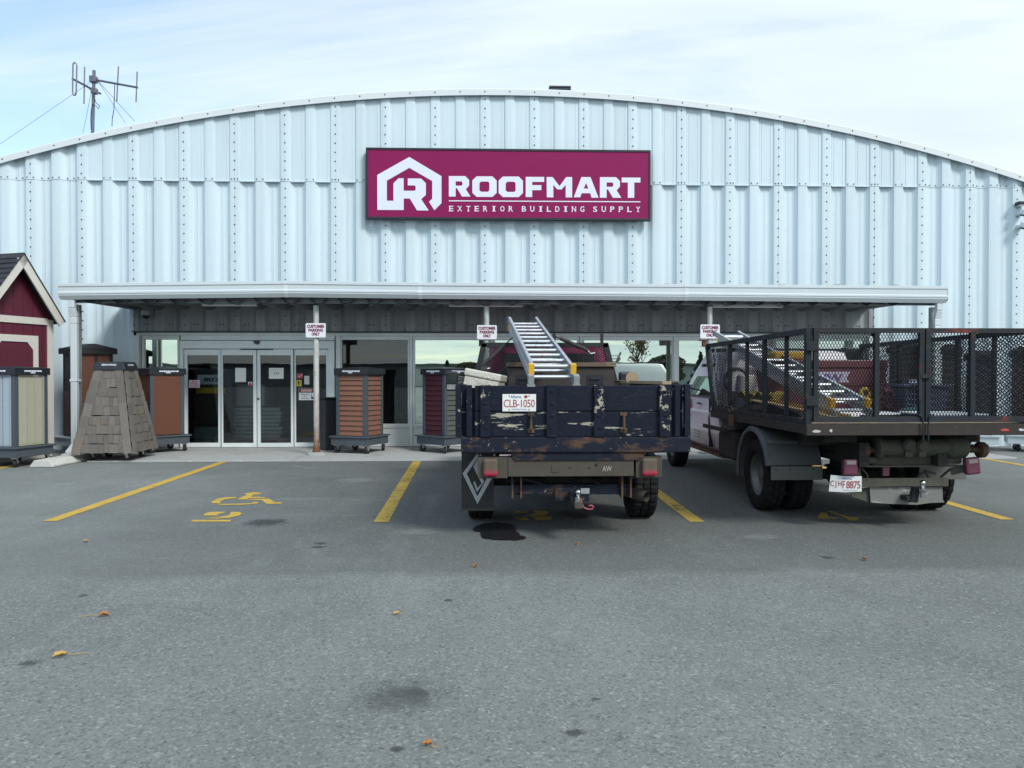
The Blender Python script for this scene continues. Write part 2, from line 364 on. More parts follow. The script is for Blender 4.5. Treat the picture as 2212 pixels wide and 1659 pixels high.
# fallen leaves
m_leaf = [mat('leaf_orange', (.40, .17, .05), .7, 0, .3, 30), mat('leaf_yellow', (.46, .29, .08), .6, 0, .25, 30), mat('leaf_rust', (.30, .12, .05), .7, 0, .3, 30)]
for i, (x, y, s, mi, lab, stem) in enumerate((
    (186,1171,.10,1,'small yellow fallen leaf below the end of the painted line before the number 2',0), (1248,1177,.07,0,'small orange fallen leaf on the paving behind the navy truck hitch',0),
    (1026,1225,.10,2,'rust coloured fallen leaf near the paving seam behind the oil stain',0), (1868,1211,.08,2,'small rust fallen leaf behind the caged truck',0),
    (225,1332,.10,0,'curled orange fallen leaf with a loose pale stem lying beside it',.28), (857,1329,.07,1,'pale yellow fallen leaf lying flat on the open coarse asphalt',0),
    (130,1420,.11,1,'folded yellow fallen leaf with a long stem beside a dark blot',.24), (923,1613,.065,0,'orange fallen leaf beside the dark spots below the asphalt patch',0))):
    c = gr(x, y); s *= .52; stem *= .45; t = thing('fallen_leaf', c, lab, 'leaf', 'fallen leaves on the asphalt', random.uniform(0, 6))
    n = 14; m = MB(); top = []
    for j in range(n):
        a = 2*math.pi*j/n; r = s*.5*(1 + .22*math.sin(5*a)) * (1.15 if j == 0 else 1)
        top.append(Vector((r*math.cos(a)*1.2, r*math.sin(a)*.75, .012 + .22*s*(abs(math.sin(a))**1.5) + random.uniform(0, .008))))
    cen = Vector((0, 0, .012)); vs = top + [cen] + [p - Vector((0,0,.0025)) for p in top] + [cen - Vector((0,0,.0025))]
    fs = [(j, (j+1) % n, n) for j in range(n)] + [((j+1) % n + n+1, j+n+1, 2*n+1) for j in range(n)] + [(j, j+n+1, (j+1) % n+n+1, (j+1) % n) for j in range(n)]
    m.add(vs, fs); obj('blade', m, m_leaf[mi], t, local=True)
    L = stem or .03
    m = MB().tube([(-s*.5, 0, .012), (-s*.5-L*.4, .02, .009), (-s*.5-L, .01+.05*L, .006)], .0018, 5); obj('stem', m, m_leaf[1], t, local=True)

# ------------------------------------------------------------------ the store building
WY = 16.0                                  # plane of the corrugation crests
ARC_X, ARC_Z, ARC_R = .45, 7.42, 36.0
def arch(x): return ARC_Z - (ARC_R - math.sqrt(ARC_R**2 - (x-ARC_X)**2))
def wallmat(name, tone, g1, g2):
    k = N(name); c = k.mix(k.noise(1.4, 4, .5, (1, 1, .25)), sc(tone, .95), sc(tone, 1.04))
    c = k.mix(k.ramp(k.noise(9, 6, .6, (1, 1, .05)), .48, .8, 0, g1), c, sc(tone, .62))
    c = k.mix(k.ramp(k.noise(60, 4, .6, (1, 1, .06), (3,0,1)), .6, .8, 0, g2), c, (.30, .27, .23))
    oi = k.n('ShaderNodeObjectInfo'); h = k.n('ShaderNodeHueSaturation'); k.l(k.ramp(oi.outputs['Random'], 0, 1, .965, 1.03), h.inputs['Value']); k.l(c, h.inputs['Color'])
    k.bsdf(h.outputs[0], k.ramp(k.noise(5, 4), .3, .7, .38, .55), 0, k.noise(2.2, 2, .5, (1,1,.4)), .12, .03, spec=.45); return k.m
m_wall = wallmat('white_metal_cladding', (.60, .72, .775), .22, .10)
m_wall_u = wallmat('white_metal_cladding_upper', (.60, .72, .775), .18, .05)
m_wall_d = wallmat('streaked_shade_cladding', (.33, .365, .39), .9, .9)  # wall tone with canopy shade painted in, plus real vertical streaks
m_trim = mat('white_trim', (.66, .71, .73), .45, 0, .05, 2)
m_bolt = mat('dark_bolt', (.05, .06, .07), .6, .0)
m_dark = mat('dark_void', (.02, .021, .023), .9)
bld = thing('store_building', (ARC_X, WY, 0), 'long white corrugated metal store building with a shallow arched roofline', 'building')
PITCH_P = 1.0265; HALF = PITCH_P/2; S0 = -.030
seam = lambda i: S0 + i*PITCH_P
def dep(x):
    u = abs(((x - S0 + HALF/2) % HALF) - HALF/2)
    t = min(1, max(0, (u-.055)/.135)); d = .082*t*t*(3-2*t)
    if u > .09: d -= .010*max(0, math.cos(2*math.pi*(u-.256)/.055))**2
    return d
PX = [i*HALF/22 for i in range(45)]
def panel(i, z0, zt, m, name, y0):
    v = []; n = len(PX); xs = [seam(i) + p for p in PX]
    mb = MB(); lo = [(x, y0 + dep(x), z0) for x in xs]; hi = [(x, y0 + dep(x), zt(x)) for x in xs]
    th = [(x, y0 + dep(x) + .004, z0) for x in xs]
    mb.add(lo + hi + th, [(k, k+1, n+k+1, n+k) for k in range(n-1)] + [(2*n+k, 2*n+k+1, k+1, k) for k in range(n-1)])
    return obj(name, mb, m, bld, smooth=True, fixn=False)
FI0, FI1 = -7, 8                           # shop front between these seams
ZS = 5.52
for i in range(-14, 14):
    front = FI0 <= i < FI1
    two = min(arch(seam(i)), arch(seam(i+1))) > ZS + .1
    panel(i, 2.96 if front else 0.0, lambda x: ZS + .03 if two else arch(x) - .03, m_wall, 'wall_panel', WY + .004*(i % 2))
    if front: panel(i, 2.40, lambda x: 2.97, m_wall_d, 'header_panel', WY + .006 + .003*(i % 2))  # wall strip under the canopy, its shade put into the colour
    if two: panel(i, ZS - .02, lambda x: arch(x) - .02, m_wall_u, 'wall_panel', WY - .008 + .003*(i % 2))
    # bolts on the seam
    x = seam(i); mb = MB(); z = (2.55 if front or i == FI1 else .2)
    while z < arch(x) - .18:
        y = WY - (.012 if z > ZS-.02 else .002); mb.lathe([(0,.0155),(.008,.0135)], (x + random.uniform(-.004,.004), y+.002, z), (0,-1,0), 6); z += .187
    for k in range(8):
        xx = x + (k+.5)*PITCH_P/8
        if arch(xx) > ZS + .15: mb.lathe([(0,.014),(.008,.012)], (xx, WY + dep(xx) - .008, ZS + .02), (0,-1,0), 6)
    if front:
        for dx in (.18, .25, .69, .76): mb.lathe([(0,.014),(.012,.012)], (x+dx, WY + dep(x+dx) - .002, 2.56), (0,-1,0), 6)
    tag(obj('bolt_row', mb, m_bolt, bld, fixn=False), kind='stuff')
    if -9 < i+.5 < 9.5 and i >= -8 and i <= 8:
        for h in (0, 1):
            cx = seam(i) + HALF*(h+.5); mb = MB(); w = .142
            a = arch(cx-w) - .1; b = arch(cx+w) - .1; y0 = WY + .022; y1 = y0 + .006; zb = ZS - .02
            poly = [(cx-w, y0, zb), (cx+w, y0, zb), (cx+w, y0, b), (cx-w, y0, a)]
            mb.prism(poly, (0, .006, 0)); mb.box((cx-w-.01, y0-.022, zb-.012), (cx+w+.01, y0+.02, zb+.006)); mb.box((cx-w+.045, y0-.006, zb+.006), (cx-w+.052, y0, a-.03)); mb.box((cx+w-.052, y0-.006, zb+.006), (cx+w-.045, y0, b-.03))
            obj('cover_plate', mb, m_wall_u, bld)
# arch trim in lengths
xs = [ARC_X - 14.2 + 28.4*i/9 for i in range(10)]
for a, b in zip(xs, xs[1:]):
    mb = MB(); n = 10; ring = []
    for k in range(n+1):
        x = a + (b-a)*k/n; z = arch(x)
        ring.append([(x, WY-.07, z-.125), (x, WY-.07, z-.005), (x, WY-.045, z+.02), (x, WY+.12, z+.02), (x, WY+.12, z+.005), (x, WY-.05, z-.01), (x, WY-.05, z-.125)])
    mb.loft(ring); obj('roof_trim', mb, m_trim, bld)
mb = MB()
for i in range(-28, 28):
    x = S0 + i*HALF; mb.lathe([(0,.016),(.008,.014)], (x, WY-.069, arch(x)-.055), (0,-1,0), 6)
tag(obj('bolt_row', mb, m_bolt, bld, fixn=False), kind='stuff')
mb = MB(); ring = []
for k in range(41):
    x = ARC_X - 14.3 + 28.6*k/40; z = arch(x); ring.append([(x, WY-.04, z+.022), (x, WY+34, z+.022), (x, WY+34, z-.03), (x, WY-.04, z-.03)])
mb.loft(ring); obj('roof', mb, mat('galvanised_roof', (.45,.48,.5), .4, .6), bld)
zz = arch(ARC_X+14.2) - .03
for s in (-1, 1): obj('side_wall', MB().box((ARC_X+s*14.2-.03, WY+.2, 0), (ARC_X+s*14.2+.03, WY+33.88, zz)), m_wall, bld)
mb = MB(); mb.prism([(ARC_X-14.2, WY+33.9, 0)] + [(ARC_X-14.2+28.4*k/20, WY+33.9, arch(ARC_X-14.2+28.4*k/20)-.03) for k in range(21)] + [(ARC_X+14.2, WY+33.9, 0)], (0, .05, 0)); obj('back_wall', mb, m_wall, bld)
p = atY(1208, 196, 17.2)
mb = MB().box((p.x-.22, 17.0, arch(p.x)-.05), (p.x+.22, 17.4, p.z+.0)); mb.box((p.x-.24, 16.98, p.z), (p.x+.24, 17.42, p.z+.03)); mb.box((p.x-.24, 16.98, p.z-.05), (p.x+.24, 17.42, p.z-.03)); obj('roof_vent', mb, m_bolt, bld)

# ------------------------------------------------------------------ shop front
m_alu = mat('aluminium_frame', (.66, .71, .71), .4, .15, .06, 3, (1,1,.2))
m_door = mat('aluminium_door', (.74, .80, .80), .4, .1, .06, 3, (1,1,.2))
m_panelw = mat('white_panel', (.60, .65, .66), .5, 0, .08, 2, wear=[((.35,.34,.3), .66, .1, 5, (1,1,1))])
def glass(name, refl, tint, through):
    k = N(name); gl = k.n('ShaderNodeBsdfGlossy'); gl.inputs['Roughness'].default_value = .0; gl.inputs['Color'].default_value = (*tint, 1)
    b = k.n('ShaderNodeBump'); b.inputs['Strength'].default_value = .02; b.inputs['Distance'].default_value = .05; k.l(k.noise(.8, 2), b.inputs['Height']); k.l(b.outputs[0], gl.inputs['Normal'])
    tr = k.n('ShaderNodeBsdfTransparent'); tr.inputs['Color'].default_value = (*through, 1)
    fr = k.n('ShaderNodeFresnel'); fr.inputs['IOR'].default_value = 1.5
    f = k.math('MAXIMUM', k.math('MULTIPLY', fr.outputs[0], 1.9), refl)
    ms = k.n('ShaderNodeMixShader'); k.l(f, ms.inputs[0]); k.l(tr.outputs[0], ms.inputs[1]); k.l(gl.outputs[0], ms.inputs[2]); k.l(ms.outputs[0], k.o.inputs[0]); return k.m
m_glr = glass('coated_window_glass', .74, (.84, .97, .86), (.25, .28, .28))
m_glc = glass('clear_shop_glass', .085, (.9, .95, 1), (.62, .68, .70))
GY = WY + .16                              # glass plane
def X(px): return atY(px, 800, GY).x
ztop, zgt, zgb, zsill = 2.40, 2.30, .50, .43
sf = obj('shop_front_frame', MB().box((seam(FI0)+.02, GY-.10, 2.33), (seam(FI1)-.02, GY+.06, 2.415)), m_alu, bld, bevel=.004)
obj('header_flashing', MB().box((seam(FI0)-.02, WY-.035, 2.395), (seam(FI1)+.02, WY+.13, 2.42)), m_bolt, bld)
for xx, s in ((seam(FI0), 1), (seam(FI1), -1)):
    obj('jamb', MB().box((min(xx, xx+s*.10), WY+.0, .03), (max(xx, xx+s*.10), GY+.05, 2.33)), m_alu, bld, bevel=.004)
def window(x0, x1, gm, zb=zgb, kick=True):
    w = obj('window', MB().box((x0, GY-.05, 2.25), (x1, GY+.04, 2.33)).box((x0, GY-.05, zb-.06), (x1, GY+.04, zb+.0)).box((x0, GY-.05, zb), (x0+.045, GY+.04, 2.25)).box((x1-.045, GY-.05, zb), (x1, GY+.04, 2.25)), m_alu, bld, bevel=.004)
    obj('pane', MB().add([(x0+.03, GY, zb-.02), (x1-.03, GY, zb-.02), (x1-.03, GY, 2.27), (x0+.03, GY, 2.27)], [(0,1,2,3)]), gm, w, fixn=False)
    if kick:
        obj('kick_panel', MB().box((x0, GY-.03, .03), (x1, GY+.04, zb-.075)).box((x0, GY-.05, zb-.09), (x1, GY+.0, zb-.062)).box((x0, GY-.045, .03), (x1, GY-.03, .10)), m_panelw, w, bevel=.004)
    return w
xw = [X(q) for q in (299, 390, 732, 889, 1062, 1254, 1458, 1668, 1872)]
window(seam(FI0)+.11, X(390), m_glr)
for k in range(2, 8): window(xw[k]+.03, xw[k+1]-.03, m_glc if k == 2 else m_glr)
for k in range(2, 9): obj('mullion', MB().box((xw[k]-(.05 if k in (2,6) else .026), GY-.085, .03), (xw[k]+(.05 if k in (2,6) else .026), GY+.05, 2.33)), m_alu, bld, bevel=.004)
# automatic sliding door
dx0, dx1 = X(394), X(725)
door = obj('sliding_door', MB().box((dx0, GY-.09, 2.235), (dx1, GY+.05, 2.33)).box((dx0, GY-.14, 2.06), (dx1, GY+.05, 2.225)).box((dx0, GY-.14, .03), (X(400.5), GY+.05, 2.06)).box((X(712.5), GY-.14, .03), (dx1, GY+.05, 2.06)), m_door, bld, bevel=.005)
dz = lambda y: CAMH + (812-y)/103.3
for a, b, ga, gb, dy in ((401,480,407.7,473.5,-.05),(482.7,558,486,551,-.11),(559.7,636.5,566.5,631.5,-.11),(637,712,641,706,-.05)):
    a, b, ga, gb = X(a), X(b), X(ga), X(gb); y0, y1 = GY+dy-.025, GY+dy+.025; z0, z1 = .03, 2.05; gz0, gz1 = dz(955), dz(768)
    lf = MB().box((a, y0, z0), (ga, y1, z1)).box((gb, y0, z0), (b, y1, z1)).box((ga, y0, z0), (gb, y1, gz0)).box((ga, y0, gz1), (gb, y1, z1))
    leaf = obj('door_leaf', lf, m_door, bld, bevel=.004)
    obj('pane', MB().add([(ga-.005, GY+dy+.004, gz0-.005), (gb+.005, GY+dy+.004, gz0-.005), (gb+.005, GY+dy+.004, gz1+.005), (ga-.005, GY+dy+.004, gz1+.005)], [(0,1,2,3)]), m_glc, leaf, fixn=False)
mb = MB(); p = (X(560), GY-.14, 2.225)
mb.prism([(p[0]+.06*math.cos(t), p[1], 2.222+.075*math.sin(t)-.0) for t in [math.pi + math.pi*k/12 for k in range(13)]], (0, -.05, 0)); mb.box((X(524), GY-.155, 2.035), (X(594), GY-.139, 2.06)); obj('door_sensor', mb, m_bolt, door)
obj('lock', MB().lathe([(0,.022),(.012,.022),(.014,.01)], (X(562), GY-.137, dz(861)), (0,-1,0), 12), m_bolt, door)
m_paper = mat('paper', (.78, .80, .80), .8, 0, .04, 3)
m_ink = mat('black_ink', (.02,.02,.022), .7); m_redink = mat('red_ink', (.42,.02,.08), .6)
def notice(name, px, py, w, h, y, m, lab, cat='notice'):
    t = thing(name, (X(px), y, dz(py)), lab, cat)
    obj('sheet', MB().box((-w/2, -.002, -h/2), (w/2, .001, h/2)), m, t, local=True); return t
ND = GY - .11 - .002; NF = GY - .05 - .002
t = notice('paper_notice', 523.5, 810, .22, .29, ND, m_paper, 'blank white paper notice taped inside the left sliding door leaf')
t = notice('paper_notice', 600, 806.5, .30, .225, ND, m_paper, 'white paper notice printed 535 taped to the right sliding door leaf')
mb = MB(); put_text(mb, '535', (0, -.004, 0), .11, .05); put_text(mb, '- - - - - - - -', (0, -.004, .075), .22, .008); obj('print', mb, m_ink, t, local=True)
t = notice('camera_notice', 422, 829, .22, .16, NF, mat('pink_paper', (.72,.62,.70), .7), 'small white and pink SMILE YOU ARE ON CAMERA sticker on the fixed door pane', 'sticker')
mb = MB()
for s, z, w in (('SMILE', .045, .10), ('YOU ARE', 0, .13), ('ON CAMERA', -.045, .18)): put_text(mb, s, (0, -.004, z), w, .028, .02)
obj('print', mb, m_redink, t, local=True)
t = notice('sticker', 649, 812, .125, .10, NF, mat('red_sticker', (.5,.06,.12), .5), 'small red sticker with a white tick on the right door pane', 'sticker')
obj('print', MB().bar((-.03,-.004,0),(-.005,-.004,-.025),.012,.002,(0,1,0)).bar((-.005,-.004,-.025),(.045,-.004,.035),.012,.002,(0,1,0)), m_paper, t, local=True)
t = notice('sticker', 647, 827.5, .11, .13, NF, mat('yellow_sticker', (.62,.50,.04), .5), 'small yellow sticker below the red tick sticker on the door', 'sticker')
obj('print', MB().lathe([(0,.022),(.002,.022)], (-.005,-.003,.015), (0,-1,0), 10).box((-.01,-.005,-.04),(.008,-.003,.0)), m_ink, t, local=True)
t = notice('sticker', 664, 821, .10, .175, NF, m_paper, 'narrow white notice with small print beside the yellow sticker', 'sticker')
mb = MB()
for q in range(6): put_text(mb, 'NOTICE' if q == 0 else 'SAFETY FIRST' if q == 1 else '- - - - -', (0,-.004,.065-.025*q), .075, .014 if q < 2 else .006)
obj('print', mb, m_ink, t, local=True)
t = notice('danger_sign', 664, 851, .33, .25, NF-.001, m_paper, 'white DANGER watch out for fork lifts sign on the door behind the post', 'sign')
obj('header', MB().box((-.16,-.004,.03),(.16,-.002,.12)), m_ink, t, local=True)
obj('oval', MB().prism([(.15*math.cos(a), -.004, .075+.038*math.sin(a)) for a in [2*math.pi*k/24 for k in range(24)]], (0,-.002,0)), mat('danger_red', (.42,.09,.06), .5), t, local=True)
mb = MB(); put_text(mb, 'DANGER', (0,-.008,.075), .22, .045, .02); obj('heading', mb, m_paper, t, local=True)
mb = MB()
for s, z in (('WATCH OUT',-.01),('FOR',-.05),('FORK LIFTS',-.09)): put_text(mb, s, (-.04,-.004,z), None, .022, .02)
mb.box((.09,-.005,-.1),(.1,-.003,0)).box((.1,-.005,-.1),(.14,-.003,-.06)); obj('print', mb, m_ink, t, local=True)
t = notice('sticker', 544, 829, .085, .085, ND, m_paper, 'small round-cornered triangular red and white sticker on the left sliding leaf', 'sticker')
obj('border', MB().prism([(-.045,-.005,-.04),(.045,-.005,-.04),(0,-.005,.045)], (0,.002,0)), m_redink, t, local=True)
# inside the store
obj('interior_floor', MB().add([(-13,WY+.2,.012),(14,WY+.2,.012),(14,WY+33,.012),(-13,WY+33,.012)],[(0,1,2,3)]), mat('polished_floor', (.22,.22,.21), .35), bld, fixn=False)
obj('interior_wall', MB().box((-7.4, 23.0, .012), (8.2, 23.1, 3.6)), mat('interior_wall_paint', (.20,.22,.24), .8), bld)
m_rack = mat('black_display_rack', (.02,.021,.024), .6); m_bag = mat('wrapped_shingle_bag', (.55,.56,.55), .45, 0, .2, 5); m_wood = mat('pallet_wood', (.34,.26,.17), .8, 0, .3, 6, (1,1,6))
t = thing('display_rack', (-5.80, 16.40, .012), 'black display rack with a grey printed header standing behind the fixed door pane', 'rack')
obj('back', MB().box((-.34,.0,0),(.42,.08,1.62)), m_rack, t, local=True); obj('header', MB().box((-.27,-.03,1.31),(.27,0,1.51)), mat('grey_header', (.55,.6,.66), .5), t, local=True)
mb = MB(); put_text(mb, 'IKO', (.02,-.034,1.41), .30, .085, .05); obj('lettering', mb, m_ink, t, local=True); obj('band', MB().box((-.3,-.03,1.12),(.3,0,1.24)), mat('yellow_band', (.55,.40,.03), .6), t, local=True)
obj('shelf', MB().box((-.33,-.14,.5),(.4,0,.53)), m_rack, t, local=True); obj('crate', MB().box((-.3,-.15,.03),(.25,-.01,.42)), mat('grey_crate', (.10,.13,.15), .6), t, local=True)
t = thing('pallet_stack', (-5.0, 17.4, .012), 'pallet of white wrapped bags stacked inside behind the left sliding leaf', 'pallet')
obj('pallet', MB().box((-.55,-.5,0),(.55,.5,.02)).box((-.55,-.5,.1),(.55,.5,.12)).box((-.55,-.5,.02),(-.45,.5,.1)).box((-.05,-.5,.02),(.05,.5,.1)).box((.45,-.5,.02),(.55,.5,.1)), m_wood, t, local=True)
for q in range(8):
    z = .125+q*.085; s = random.uniform(-.03,.03); obj('bag', MB().box((-.52+s,-.48,z),(-.01+s,.48,z+.078)), m_bag, t, local=True, bevel=.03); obj('bag', MB().box((.01+s,-.48,z),(.52+s,.48,z+.078)), m_bag, t, local=True, bevel=.03)
obj('wrapped_bale', MB().box((-.5,-.4,.81),(.15,.4,1.3)), m_bag, t, local=True, bevel=.06)
t = thing('floor_display', (-1.0, 18.3, .012), 'dark shelving unit standing behind the unmirrored window', 'shelf')
for z in (.1,.5,.9,1.3): obj('shelf_board', MB().box((-1.1,-.2,z),(.2,.2,z+.03)), mat('shelf_grey', (.10,.13,.17), .6), t, local=True)
for q in (-1.1,-.5,.17): obj('upright', MB().box((q,-.2,0),(q+.03,.2,1.6)), m_rack, t, local=True)
# ------------------------------------------------------------------ entrance canopy
m_gut = mat('white_gutter_paint', (.58, .65, .68), .4, 0, .05, 1.5, wear=[((.5,.52,.5), .68, .1, 3, (1,1,3))])
m_galv = mat('galvanised_steel', (.40, .43, .44), .42, .6, .2, 6, grime=.25)
m_pole = mat('painted_pole', (.44, .47, .46), .5, .1, .12, 8, (1,1,.4), wear=[((.34,.33,.30), .56, .1, 20, (1,1,.3))])
m_beam = mat('canopy_beam', (.17, .19, .21), .5, .3, .2, 3)
def rustpole():
    k = N('rust_foot_pole'); c = k.mix(k.noise(9, 5, .6, (1,1,.4)), (.42,.44,.43), (.56,.58,.56)); sp = k.n('ShaderNodeSeparateXYZ'); k.l(k.cur, sp.inputs[0])
    f = k.ramp(k.math('ADD', k.math('MULTIPLY', sp.outputs[2], .55), k.noise(7, 6, .7, (1,1,.35))), .55, 1.05, 1, 0); c = k.mix(k.ramp(k.noise(18,6,.7,(1,1,.3)),.5,.65,0,.6), c, (.30,.27,.22)); c = k.mix(f, c, k.mix(k.noise(20,5), (.10,.035,.018), (.26,.12,.05)))
    k.bsdf(c, .6, .0, k.noise(40,4), .2); return k.m
can = thing('entrance_canopy', (.45, 14.5, 0), 'flat metal canopy with a wide white gutter on round posts along the shop front', 'canopy')
GX = [atY(133, 640, 14.3).x, atY(620, 640, 14.3).x, atY(908, 640, 14.3).x, atY(1480, 640, 14.3).x, atY(2040, 640, 14.3).x]
GZ = [(2.885, 3.175), (2.945, 3.235), (2.925, 3.215), (2.905, 3.205), (2.875, 3.19)]
def gprof(z0, z1, y):
    h = z1-z0
    return [(y+.22, z0+.01), (y+.05, z0), (y, z0+.07), (y, z0+.09), (y-.012, z0+.1), (y-.012, z0+.13), (y, z0+.145), (y-.004, z1-.07), (y-.02, z1-.055), (y-.02, z1-.005), (y-.005, z1), (y+.03, z1), (y+.03, z1-.03), (y+.22, z1-.03)]
for i in range(4):
    e = .002*(i % 2); (a0, a1), (b0, b1) = GZ[i], GZ[i+1]
    if i: a0 += random.uniform(-.006,.006)
    mb = MB().loft([[(GX[i]+.002, y, z) for y, z in gprof(a0, a1, 14.2-e)], [(GX[i+1]-.002, y, z) for y, z in gprof(b0, b1, 14.2-e)]])
    obj('gutter_section', mb, m_gut, can)
    if i:
        mb = MB().loft([[(GX[i]-.035+.07*t, y-.006 if y < 14.3 else y, z+(.004 if z > (a0+a1)/2 else -.004)) for y, z in gprof(a0, a1, 14.2)] for t in (0, 1)]); obj('gutter_joint', mb, m_trim, can)
for s in (0, 4): obj('gutter_end', MB().box((GX[s]-(.004 if s == 0 else 0), 14.19, GZ[s][0]+.03), (GX[s]+(.004 if s == 4 else 0), 14.43, GZ[s][1]-.002)), m_gut, can)
bz0, bz1 = 2.85, 3.03
posts_x = [atY(q, 700, 14.5).x for q in (168, 683, 1051, 1533, 2014)]
mb = MB().box((posts_x[0]-.05, 14.46, bz0), (posts_x[4]+.05, 14.54, bz1)).box((posts_x[0]-.05, 14.43, bz0), (posts_x[4]+.05, 14.46, bz0+.012)); obj('front_beam', mb, m_beam, can)
# deep corrugated canopy deck
mb = MB(); RX0, RX1 = posts_x[0]+.12, seam(8)-.12; n = int((RX1-RX0)/HALF*14); lo = []; hi = []
for k in range(n+1):
    x = RX0 + (RX1-RX0)*k/n; u = (x-S0)/HALF*2*math.pi; z = 2.905 - .085*math.cos(u); z += .018*math.cos(3*u)*.3
    lo.append(((x, 14.30, z-.0), (x, WY+.125, z+.03)))
v = [p for a in lo for p in a] + [(p[0], p[1], p[2]+.004) for a in lo for p in a]; m = len(lo)*2
mb.add(v, [(2*k, 2*k+1, 2*k+3, 2*k+2) for k in range(n)] + [(m+2*k, m+2*k+2, m+2*k+3, m+2*k+1) for k in range(n)]); obj('corrugated_deck', mb, mat('weathered_deck_sheet', (.13,.14,.15), .6, .3, .2, 4, grime=.3), can, smooth=True, fixn=False)
for i, x in enumerate(posts_x):
    top = 2.815
    if i in (0, 4): obj('post', MB().box((x-.05, 14.45, .02), (x+.05, 14.55, top)), m_galv, can, bevel=.006)
    else:
        obj('post', MB().tube([(x, 14.5, .03), (x, 14.5, .35), (x, 14.5, top)], .052, 16, cap=True), m_pole if i != 1 else rustpole(), can, smooth=True)
        pf = MB(); nn = 12
        r0 = [(x + (.19+random.uniform(-.03,.03))*math.cos(t), 14.5 + (.17+random.uniform(-.03,.03))*math.sin(t)) for t in [2*math.pi*k/nn for k in range(nn)]]
        pf.loft([[(a, b, .015) for a, b in r0], [(a, b, .055) for a, b in r0], [(x+(a-x)*.5, 14.5+(b-14.5)*.5, .075) for a, b in r0]]); obj('post_footing', pf, m_conc, can)
        obj('post_foot', MB().lathe([(0,.075),(.02,.075),(.10,.056)], (x, 14.5, .07), (0,0,1), 14), mat('rusty_steel', (.16,.065,.035), .8, .2, .35, 9), can)
# down pipes
def pipe(x, z0, s):
    pts = [(x+s*.06, 14.30, 2.90), (x+s*.06, 14.30, 2.74), (x+s*.0, 14.34, 2.58), (x, 14.34, 2.45), (x, 14.34, z0+.16)]
    mb = MB()
    for a, b in zip(pts, pts[1:]): mb.bar(a, b, .115, .085, (0,1,0))
    mb.bar((x, 14.34, z0+.18), (x-.05, 14.2, z0+.03), .115, .085, (0,1,0)).bar((x-.045, 14.21, z0+.035), (x-.07, 14.1, z0+.028), .135, .03, (0,0,1))
    obj('downpipe', mb, m_gut, can, bevel=.012); obj('pipe_strap', MB().box((x-.065, 14.29, 1.4), (x+.065, 14.44, 1.44)), m_trim, can)
pipe(atY(158, 700, 14.3).x, .05, -.3); pipe(atY(2026, 700, 14.3).x, .05, .3)
for a, b in ((436,555),(970,1046),(1057,1129),(1540,1691)):
    xa, xb = atY(a, 660, 14.62).x, atY(b, 660, 14.62).x
    obj('strip_light', MB().box((xa, 14.6, 2.812), (xb, 14.68, 2.86)), m_trim, can, bevel=.008)
for q in (440, 810, 905, 1440, 1560, 1690, 1810, 1935): # corrugation crests peeping over the gutter
    cx_ = atY(q, 612, 14.45).x; mb = MB(); mb.prism([(cx_-.09,14.42,3.17),(cx_+.09,14.42,3.17),(cx_+.04,14.42,3.245),(cx_-.04,14.42,3.245)],(0,.2,0)); obj('deck_crest', mb, m_galv, can)

# ------------------------------------------------------------------ fascia sign
SY = WY - .17
sA, sB, sC, sD = [atY(*q, SY) for q in ((790,318),(1406,324.5),(1406,475.5),(792,473.5))]
sx0, sx1 = sA.x, sB.x; sz0, sz1 = (sC.z+sD.z)/2, (sA.z+sB.z)/2
m_mag = mat('magenta_sign_face', (.24, .008, .088), .5, 0, .06, .8, spec=.2)
m_white = mat('white_lettering', (.72, .76, .86), .45, 0, .02, 2)
m_blk = mat('black_sign_edge', (.012, .014, .025), .45)
sg = thing('shop_sign', ((sx0+sx1)/2, SY, sz0), 'large magenta shop sign reading ROOFMART above the canopy', 'sign')
obj('frame', MB().box((sx0, SY, sz0), (sx0+.045, SY+.13, sz1)).box((sx1-.045, SY, sz0), (sx1, SY+.13, sz1)).box((sx0+.045, SY, sz0), (sx1-.045, SY+.13, sz0+.045)).box((sx0+.045, SY, sz1-.045), (sx1-.045, SY+.13, sz1)), m_blk, sg, bevel=.004)
obj('face', MB().box((sx0+.04, SY+.012, sz0+.04), (sx1-.04, SY+.12, sz1-.04)), m_mag, sg)
def S(x, y):
    u = (x-97)/(2116-97); vt = 80+18*u; vb = 592+8*u; return (sx0 + (sx1-sx0)*u, SY+.0115, sz1 - (sz1-sz0)*(y-vt)/(vb-vt))
def glyph(name, outer, holes=(), dx=0, dy=0):
    obj(name, MB().prism([S(x+dx, y+dy) for x, y in outer], (0,-.004,0), [[S(x+dx, y+dy) for x, y in h] for h in holes]), m_white, sg)
glyph('logo', [(177,277),(402,148),(628,285),(628,478),(578,530),(540,468),(563,447),(563,320),(402,226),(244,318),(244,462),(290,462),(290,337),(326,301),(362,301),(362,390),(440,390),(446,383),(446,358),(440,352),(391,352),(391,302),(484,302),(518,335),(518,420),(485,450),(538,531),(456,531),(405,446),(362,446),(362,528),(177,528)])
gR = ([(680,284),(795,284),(823,312),(823,352),(800,378),(833,431),(773,431),(738,372),(728,372),(728,431),(680,431)], [[(728,322),(768,322),(776,330),(776,345),(768,353),(728,353)]])
gO = ([(846,315),(876,286),(988,286),(1018,316),(1018,404),(988,433),(876,433),(846,404)], [[(896,335),(908,323),(956,323),(966,333),(966,386),(956,396),(908,396),(896,386)]])
glyph('letter', *gR); glyph('letter', *gO); glyph('letter', *gO, dx=186, dy=1)
glyph('letter', [(1224,289),(1355,289),(1355,325),(1270,325),(1270,348),(1335,348),(1335,384),(1270,384),(1270,433),(1224,433)])
